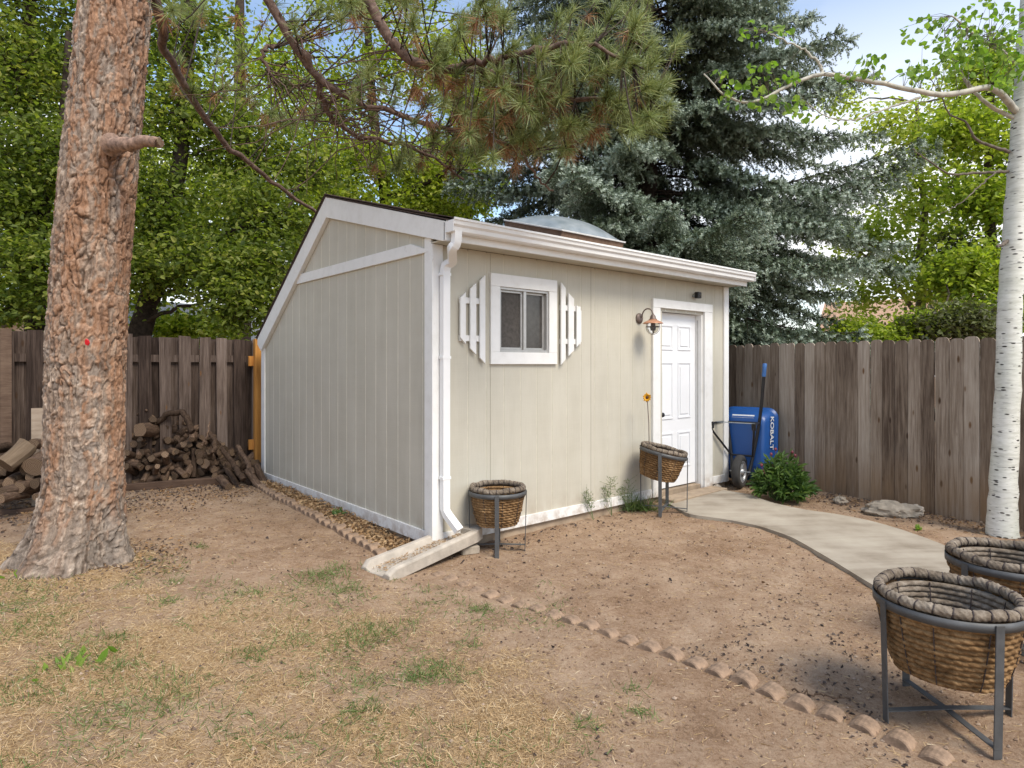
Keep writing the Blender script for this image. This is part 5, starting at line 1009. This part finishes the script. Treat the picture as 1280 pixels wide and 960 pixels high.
# on the right flank: outward normal +x (tilted), reading downwards
nx = Vector((.985, -.24, 0)).normalized(); dn = Vector((0, 0, -1)); upv = nx.cross(dn)
lt.matrix_local = Matrix.Translation((.308, .215, .70)) @ Matrix((dn, upv, nx)).transposed().to_4x4()
mb = MB(); mb.box((-.02, .098, .897), (.28, .004, .05), Matrix.Rotation(R(-42), 3, 'X')); mb.build('sticker', M['paper'], tray)
rails = {}
for sg, nm in ((-1, 'l'), (1, 'r')):
    m_ = MB(); pts = [(sg*.10, -.05, .16), (sg*.13, .02, .36), (sg*.19, .035, .75), (sg*.235, -.01, 1.05), (sg*.27, -.055, 1.42)]; m_.tube(curve(pts, 16), .020, 10); m_.build('handle', M['black'], wb)
    m_ = MB(); q0, q1 = Vector(pts[-1]), Vector(pts[-1])+Vector((sg*.012, -.012, .14)); m_.tube([q0-Vector((0, 0, .02)), q0, q0.lerp(q1, .5), q1, q1+Vector((0, 0, .006))], [.022, .026, .024, .027, .018], 12); m_.build('grip', M['grip'], wb)
    m_ = MB(); m_.tube(curve([(sg*.135, .01, .40), (sg*.20, -.20, .57), (sg*.25, -.36, .70), (sg*.255, -.385, .75), (sg*.25, -.34, .80), (sg*.205, .0, .82)], 18), .013, 8); m_.build('leg', M['black'], wb)
    m_ = MB(); m_.box((sg*.255, -.385, .775), (.05, .03, .085), Matrix.Rotation(R(15), 3, 'X')); m_.build('foot', M['black_plastic'], wb, .006)
mb = MB(); mb.sweep([(-.235, -.26, .815), (.235, -.26, .815)], .03, .012, (0, 1, 0)); mb.build('leg_brace', M['galv'], wb)
mb = MB(); mb.tube([(-.13, .015, .40), (.13, .015, .40)], .012, 8); mb.build('cross_bar', M['black'], wb); mb = MB(); mb.tube([(-.205, .0, .82), (.205, .0, .82)], .010, 8); mb.build('cross_bar', M['black'], wb)
whl = empty('wheel', (-.0, -.055, .20)); whl.parent = wb; whl.rotation_euler = (0, R(90), 0)
mb = MB(); mb.lathe([(.125, -.035), (.15, -.05), (.185, -.048), (.203, -.03), (.208, 0), (.203, .03), (.185, .048), (.15, .05), (.125, .035), (.125, -.035)], seg=40); mb.build('tyre', M['tyre'], whl)
mb = MB(); mb.lathe([(.127, -.04), (.135, -.042), (.135, .042), (.127, .04), (.118, .01), (.118, -.01), (.127, -.04)], seg=36); mb.lathe([(0, -.05), (.035, -.05), (.035, .05), (0, .05)], seg=20)
for i in range(5):
    a = i*2*math.pi/5; mb.box((.08*math.cos(a), .08*math.sin(a), 0), (.10, .03, .05), Matrix.Rotation(a, 3, 'Z'))
mb.build('hub', M['rim'], whl); mb = MB(); mb.tube([(0, 0, -.13), (0, 0, .13)], .008, 8); mb.build('axle', M['galv'], whl)

# ------------------------------------------------------------------ peony, weeds, rocks
pb = gp(977, 625, -.06); pe = empty('peony_bush', pb, 0, 'leafy green peony bush with red buds beside the concrete path', 'bush')
tw = MB(); P, D, T, Lz = [], [], [], []
for i in range(130):
    a = rng.uniform(0, 6.28); q = math.sqrt(rng.uniform()); e = np.array([.34*q*math.cos(a), .30*q*math.sin(a), .12+.40*(1-q**2.2)*rng.uniform(.55, 1.05)]); s_ = e*np.array([.25, .25, 0]); mid = s_*.5+e*.5+np.array([0, 0, .05]); tw.tube([tuple(s_), tuple(mid), tuple(e)], [.005, .004, .003], 4, False)
    m_ = 13; t = rng.uniform(.55, 1.02, m_)[:, None]; b = mid*(1-t)+e*t if False else s_*(1-t)+e*t; od = unit(np.array([math.cos(a)*q, math.sin(a)*q, .35])+rng.normal(size=(m_, 3))*.55); P.append(b); D.append(od); T.append(np.clip(rng.normal(.5, .25, m_), 0, 1)); Lz.append(rng.uniform(.07, .13, m_))
tw.build('stems', M['stem'], pe); P, D, T, Lz = map(np.concatenate, (P, D, T, Lz)); leaf_mesh('foliage', P, D, rdir(len(P), 1.2), Lz, Lz*.27, M['leaf_peony'], pe, T, .25, .15)
for (x, y, z) in ((.1, -.05, .56), (-.12, 0, .53), (-.27, -.1, .42), (.2, .1, .5), (-.02, .12, .57)):
    mb = MB(); mb.tube([(x*.6, y*.6, .2), (x, y, z-.02)], .003, 5); mb.lathe([(0, -.02), (.012, -.015), (.017, 0), (.012, .013), (0, .02)], (x, y, z), 12); mb.build('bud', M['bud'], pe)
def rock_mesh(name, mat, dims, s, seed):
    bm = bmesh.new(); bmesh.ops.create_icosphere(bm, subdivisions=4, radius=1); me = bpy.data.meshes.new(name)
    co = np.array([v.co[:] for v in bm.verts]); n_ = fbm(co*1.6+seed*7, 4, seed); q = np.sign(co)*np.abs(co)**.75; f_ = unit(co); cut = vnoise(np.round(co*1.7)/1.7*3+seed, seed)
    lay_ = np.floor((co[:, 2]+n_*.5)*4)/4; co = co*(.60+.5*n_+.38*cut+.30*(vnoise(np.stack([lay_*5, lay_*0, co[:, 0]*.8], -1), seed+3)-.5))[:, None]; co = co*np.array(dims)
    for v, c_ in zip(bm.verts, co): v.co = c_
    bm.to_mesh(me); bm.free(); me.materials.append(mat); return me
rp = gp(1117, 645, -.07); o = link('rock', rock_mesh('rock', M['rock'], (.235, .12, .105), 1, 4)); o.location = (rp.x, rp.y+.06, -.035); o.rotation_euler = (0, .06, -.35); tag(o, 'flat grey layered rock lying between path and picket fence', 'rock')
rp = gp(1145, 643, -.07); o = link('rock', rock_mesh('rock', M['concrete_raw'], (.075, .06, .06), 1, 9)); o.location = (rp.x, rp.y, -.03); tag(o, 'small pale stone at the right end of the flat rock', 'stone')
rp = gp(1052, 629, -.07); o = link('rock', rock_mesh('rock', M['rock'], (.07, .06, .05), 1, 12)); o.location = (rp.x, rp.y+.03, -.05); tag(o, 'small grey stone at the foot of the picket fence', 'stone')
rp = gp(895, 610, -.06); o = link('rock', rock_mesh('rock', M['concrete_raw'], (.06, .05, .03), 1, 15)); o.location = (rp.x, rp.y, -.04); tag(o, 'tan pebble beside the door casing and wheelbarrow wheel', 'stone')
# wispy weeds against the front wall
def weed(px, py, h, n, label, ybr=None):
    b = shed_pt(fs(px, -.09), -.09, -.07); root = empty('weed', b, 0, label, 'weed'); m_ = MB(); P, D = [], []
    for i in range(n):
        tip = Vector((rng.normal()*.09, rng.normal()*.04, h*rng.uniform(.6, 1))); mid = tip*.5+Vector((rng.normal()*.03, 0, .03)); c = curve([(0, 0, 0), mid, tip], 8); m_.tube(c, taper(len(c), .003, .0014), 4, False)
        for j in range(3, len(c)):
            for s_ in range(3):
                d = np.array([rng.normal(), rng.normal()*.6, .45+rng.normal()*.4]); d = d/np.linalg.norm(d); ln = rng.uniform(.04, .11); e = np.array(c[j])+d*ln; m_.tube([c[j], tuple(e)], [.0013, .0009], 3, False)
                for u_ in range(5): P.append(np.array(c[j])+d*ln*rng.uniform(.3, 1.05)); D.append(rdir(1)[0])
    m_.build('stems', M['stem'], root); P, D = np.array(P), np.array(D); tag(leaf_mesh('seed_heads', P, D, rdir(len(P)), .013, .006, M['weed'], root, rng.uniform(0, 1, len(P))), kind='stuff')
weed(765, 640, .50, 4, 'tall wispy weed against the shed wall between window and door'); weed(742, 645, .30, 3, 'short wispy weed left of the tall one at the wall'); weed(785, 634, .36, 4, 'wispy weed just left of the tilted basket stand')
cl = shed_pt(fs(800, -.12), -.12, -.06); root = empty('grass_clump', cl, 0, 'green grass clump at the wall behind the tilted planter', 'grass clump'); n = 320; P = np.stack([rng.normal(0, .10, n), rng.normal(0, .05, n), 0*rng.uniform(size=n)], -1); blade_mesh('blades', P, rdir(n, 1.3), rng.uniform(.07, .2, n), .006, M['grass'], root, rng.uniform(0, 1, n), rng.normal(size=(n, 3))*.03)
pw = gp(421, 645, -.0); pw.z = .02
def weedlet(p, r, n, label, ln=(.05, .09), name='weed', mat='leaf_peony'):
    root = empty(name, p, 0, label, 'weed'); P = rng.normal(size=(n, 3))*np.array([r, r, .0])*.3; leaf_mesh('leaves', P, rdir(n, .5), rdir(n, 1.2), rng.uniform(*ln, n), rng.uniform(.02, .04, n), M[mat], root, rng.uniform(.3, 1, n))
weedlet(pw, .08, 22, 'small leafy weed in the mulch along the left wall'); weedlet(gp(95, 838, -.03)+Vector((0, 0, .01)), .2, 40, 'pale green weed rosette in the dry lawn at lower left', (.05, .10), mat='leaf_aspen'); weedlet(gp(32, 722, .0)+Vector((0, 0, .01)), .15, 26, 'green weed at the left foot of the pine', (.05, .1), mat='leaf_aspen'); weedlet(gp(1149, 662, -.07)+Vector((0, 0, .0)), .06, 14, 'tiny green seedling beside the path near the rock', (.03, .06), mat='leaf_aspen')

# ------------------------------------------------------------------ scalloped edging bricks
def half_brick():
    m_ = MB(); n = 12; r, d = .067, .05; P = [(-d, -r, -.10), (-d, r, -.10)]+[(-d, r*math.cos(R(a)), r*.92*math.sin(R(a))) for a in np.linspace(0, 180, n)]
    m_.prism(P, (2*d, 0, 0)); return m_.mesh('edging_brick', M['brick'], .006)
EB = half_brick()
def run(pts, label, group, step, lift, skip=()):
    P = resamp(pts, 200); d = np.r_[0, np.cumsum(np.linalg.norm(np.diff(P, axis=0), axis=1))]; q = step/2; i = 0
    while q < d[-1]:
        x, y = np.interp(q, d, P[:, 0]), np.interp(q, d, P[:, 1]); j = min(np.searchsorted(d, q), len(P)-2); t = P[j+1]-P[j]
        o = link('edging_brick', EB); o.location = (x, y, float(gz(x, y))+lift(q/d[-1])+random.uniform(-.008, .008)); o.rotation_euler = (random.gauss(0, .08), random.gauss(0, .08), math.atan2(t[1], t[0])-math.pi/2+random.gauss(0, .05)); o.scale = (random.uniform(.92, 1.05), random.uniform(.92, 1.0), 1); tag(o, label, 'edging brick', group); q += step
run(E1, 'pinkish scalloped edging brick bordering the mulch strip by the left wall', 'edging along the mulch strip', .128, lambda u: -.01)
run(E2, 'pinkish scalloped edging brick in the row crossing the bare dirt', 'edging across the dirt', .137, lambda u: -.044+.018*min(1, u*1.2))

# ------------------------------------------------------------------ ground cover stuff
def scatter(n, x0, x1, y0, y1, maskf=None):
    x = rng.uniform(x0, x1, n); y = y0+(y1-y0)*rng.uniform(0, 1, n)**1.25
    if maskf is not None: kp = rng.uniform(size=n) < maskf(x, y); x, y = x[kp], y[kp]
    # keep the shed, path and pine foot clear
    s_ = (x-CX)*UX+(y-CY)*UY; t_ = -(x-CX)*UY+(y-CY)*UX; kp = ~((s_ > -.02) & (s_ < LEN+.02) & (t_ > -.02)); x, y = x[kp], y[kp]
    return x, y
from bisect import bisect
pathpoly = np.concatenate([Fr[:, :2], B[::-1, :2]])
def inpoly(x, y, poly):
    c = np.zeros(len(x), bool); j = len(poly)-1
    for i in range(len(poly)):
        xi, yi = poly[i]; xj, yj = poly[j]; m_ = ((yi > y) != (yj > y)) & (x < (xj-xi)*(y-yi)/(yj-yi+1e-12)+xi); c ^= m_; j = i
    return c
def stuff_blades(name, x, y, ln, wd, mat, up, tint, bend=0, lift=.003):
    kp = ~inpoly(x, y, pathpoly); x, y, ln, tint = x[kp], y[kp], ln[kp], tint[kp]; n = len(x); P = np.stack([x, y, gz(x, y)+lift], -1); D = rdir(n, up[0], up[1]); D[:, 2] = np.abs(D[:, 2])
    o = blade_mesh(name, P, D, ln, wd, mat, None, tint, rng.normal(size=(n, 3))*bend); o['kind'] = 'stuff'; return o
x, y = scatter(270000, -4.6, 1.0, 2.0, 5.6, straw_mask); n = len(x); stuff_blades('dry_grass', x, y, rng.uniform(.010, .034, n)*rng.choice([1, 1, 1, 1.7], n), .0023, M['straw'], (.10, .35), np.clip(rng.normal(.55, .22, n), 0, 1), .006)
x, y = scatter(42000, -4.2, 4.5, 2.0, 8.0, lambda x, y: .4+.6*vnoise(np.stack([x*2, y*2, 0*x], -1), 61)); n = len(x); stuff_blades('straw_litter', x, y, rng.uniform(.008, .045, n), .0026, M['straw'], (.04, .15), np.clip(rng.normal(.45, .25, n), 0, 1), .004)
# green grass: patches
TF = [(395, 722, .16, 420), (430, 735, .12, 260), (15, 745, .25, 520), (40, 770, .2, 260), (470, 785, .16, 420), (440, 800, .14, 260), (545, 830, .14, 520), (520, 838, .1, 260), (600, 752, .06, 160), (455, 845, .1, 200), (205, 760, .06, 120), (250, 690, .05, 80), (85, 832, .12, 260), (150, 805, .06, 120), (310, 818, .08, 200), (205, 880, .12, 300), (150, 840, .08, 160), (230, 855, .1, 140), (450, 880, .08, 200), (25, 800, .2, 260), (60, 785, .16, 200), (215, 735, .05, 80), (730, 898, .06, 100), (800, 880, .06, 90), (790, 850, .05, 70), (590, 795, .06, 110), (315, 745, .06, 80), (372, 800, .1, 120), (120, 900, .15, 200), (300, 900, .14, 200), (20, 870, .15, 220), (390, 840, .07, 80)]
X_, Y_ = [], []
for px, py, r_, n in TF:
    p = gp(px, py, -.03); n = int(n*.62); X_.append(p.x+rng.normal(size=n)*r_*.75); Y_.append(p.y+rng.normal(size=n)*r_*.6)
x, y = scatter(16000, -4.5, .4, 2.0, 5.0, green_mask); X_.append(x); Y_.append(y); x, y = np.concatenate(X_), np.concatenate(Y_); n = len(x); stuff_blades('green_grass', x, y, rng.uniform(.02, .06, n), .0034, M['grass'], (.55, .7), rng.uniform(0, 1, n), .012)
# wood chip mulch between edging and left wall
E1p = resamp(E1, 40); wl_ = np.array([tuple(shed_pt(0, t))[:2] for t in (0.0, DEP+.25)]); mp_ = np.concatenate([E1p[:, :2], [E1p[-1, :2]+np.array([.28, -.1])], wl_])
def mulch_pts(n): x = rng.uniform(-4.2, -.3, n); y = rng.uniform(4.6, 9.2, n); kp = inpoly(x, y, mp_); return x[kp], y[kp]
x, y = mulch_pts(60000); n = len(x); P = np.stack([x, y, gz(x, y)+rng.uniform(.0, .045, n)], -1); D = rdir(n, .05, .35); sz = rng.uniform(.015, .06, n); o = leaf_mesh('mulch', P, D, rdir(n, .8), sz, sz*.38, M['chips'], None, np.clip(rng.normal(.5, .25, n), 0, 1)); o['kind'] = 'stuff'
# brown leaf and needle litter: fence foot, heap foot, debris drifts on the dirt
def litter_mask(x, y):
    P = np.stack([x, y, 0*x], -1); n_ = fbm(P*2.6, 4, 91); near = sstep(.54, .66, n_)*sstep(-.2, .8, x)*sstep(4.7, 3.9, y); s_ = (x-fr0.x)*fn.x+(y-fr0.y)*fn.y; fence = sstep(.9, .15, s_)*sstep(1, 2, x); sh_ = (x-CX)*UX+(y-CY)*UY; t_ = -(x-CX)*UY+(y-CY)*UX; wall = sstep(-.55, -.05, t_)*(sh_ > 0)*(t_ < 0)*.22
    q_ = (x-fl0.x)*LNRM.x+(y-fl0.y)*LNRM.y; heap = sstep(2.0, .8, q_)*(x < -2.2)*.9; foot = sstep(.85, .35, np.hypot(x-PB.x+.05, y-PB.y))*.8; return np.clip(foot+near*.6+fence*.8+wall+heap+.012, 0, 1)
x, y = scatter(62000, -6, 6, 2.0, 9.4, litter_mask); kp = ~inpoly(x, y, pathpoly); x, y = x[kp], y[kp]; n = len(x); sz = rng.uniform(.008, .032, n)*np.where(y < 4.6, .9, 1.35); red = ((x > 1.5)&(y > 5)) | (x < -2.2)
P = np.stack([x, y, gz(x, y)+rng.uniform(.001, .012, n)], -1); o = leaf_mesh('leaf_litter', P, rdir(n, 0, .35), rdir(n, 1.2), sz, sz*rng.uniform(.3, .7, n), M['litter'], None, np.clip(rng.normal(np.where(red, .72, .36), .2, n), 0, 1), .35, .3); o['kind'] = 'stuff'
x, y = scatter(16000, -6, 6, 4.5, 9.4, lambda x, y: litter_mask(x, y)*((x > 1.5) | (x < -2.2))); kp = ~inpoly(x, y, pathpoly); x, y = x[kp], y[kp]; n = len(x); sz = rng.uniform(.02, .05, n); P = np.stack([x, y, gz(x, y)+rng.uniform(.002, .02, n)], -1); o = leaf_mesh('bark_chips', P, rdir(n, 0, .35), rdir(n, 1.2), sz, sz*.4, M['chips'], None, np.clip(rng.normal(.35, .2, n), 0, 1), .2, .1); o['kind'] = 'stuff'
# small pebbles / clods
n = 9000; x, y = scatter(n, -3.5, 4, 2.0, 7.0); kp = ~inpoly(x, y, pathpoly); x, y = x[kp], y[kp]; n = len(x); sz = rng.uniform(.003, .011, n)*rng.uniform(.6, 1.3, n); octv = np.array([[1, 0, 0], [-1, 0, 0], [0, 1, 0], [0, -1, 0], [0, 0, .8], [0, 0, -.8]]); octf = np.array([[0, 2, 4], [2, 1, 4], [1, 3, 4], [3, 0, 4], [2, 0, 5], [1, 2, 5], [3, 1, 5], [0, 3, 5]])
Vp = (octv[None]*sz[:, None, None]*rng.uniform(.7, 1.3, (n, 6, 1)))+np.stack([x, y, gz(x, y)+sz*.3], -1)[:, None]; Fp = (octf[None]+(np.arange(n)*6)[:, None, None]).reshape(-1, 3); M['clod'] = leafmat('clods', [(0, (.10, .06, .04)), (.6, (.25, .165, .11)), (1, (.37, .28, .21))], .02, (1, 1, 1)); o = npmesh('soil_clods', Vp, Fp, M['clod'], None, {'tint': np.repeat(rng.uniform(0, 1, n), 6)}); o['kind'] = 'stuff'
stick([gp(392, 742)+Vector((0, 0, .012)), gp(383, 738)+Vector((0, 0, .02)), gp(385, 748)+Vector((0, 0, .015)), gp(402, 751)+Vector((0, 0, .012))], .004, .003, 'thin curled twig lying on the green grass patch')
stick([gp(990, 866)+Vector((0, 0, .012)), gp(1030, 873)+Vector((0, 0, .016)), gp(1062, 878)+Vector((0, 0, .012))], .005, .003, 'straight thin twig lying on the dirt near the front planter')
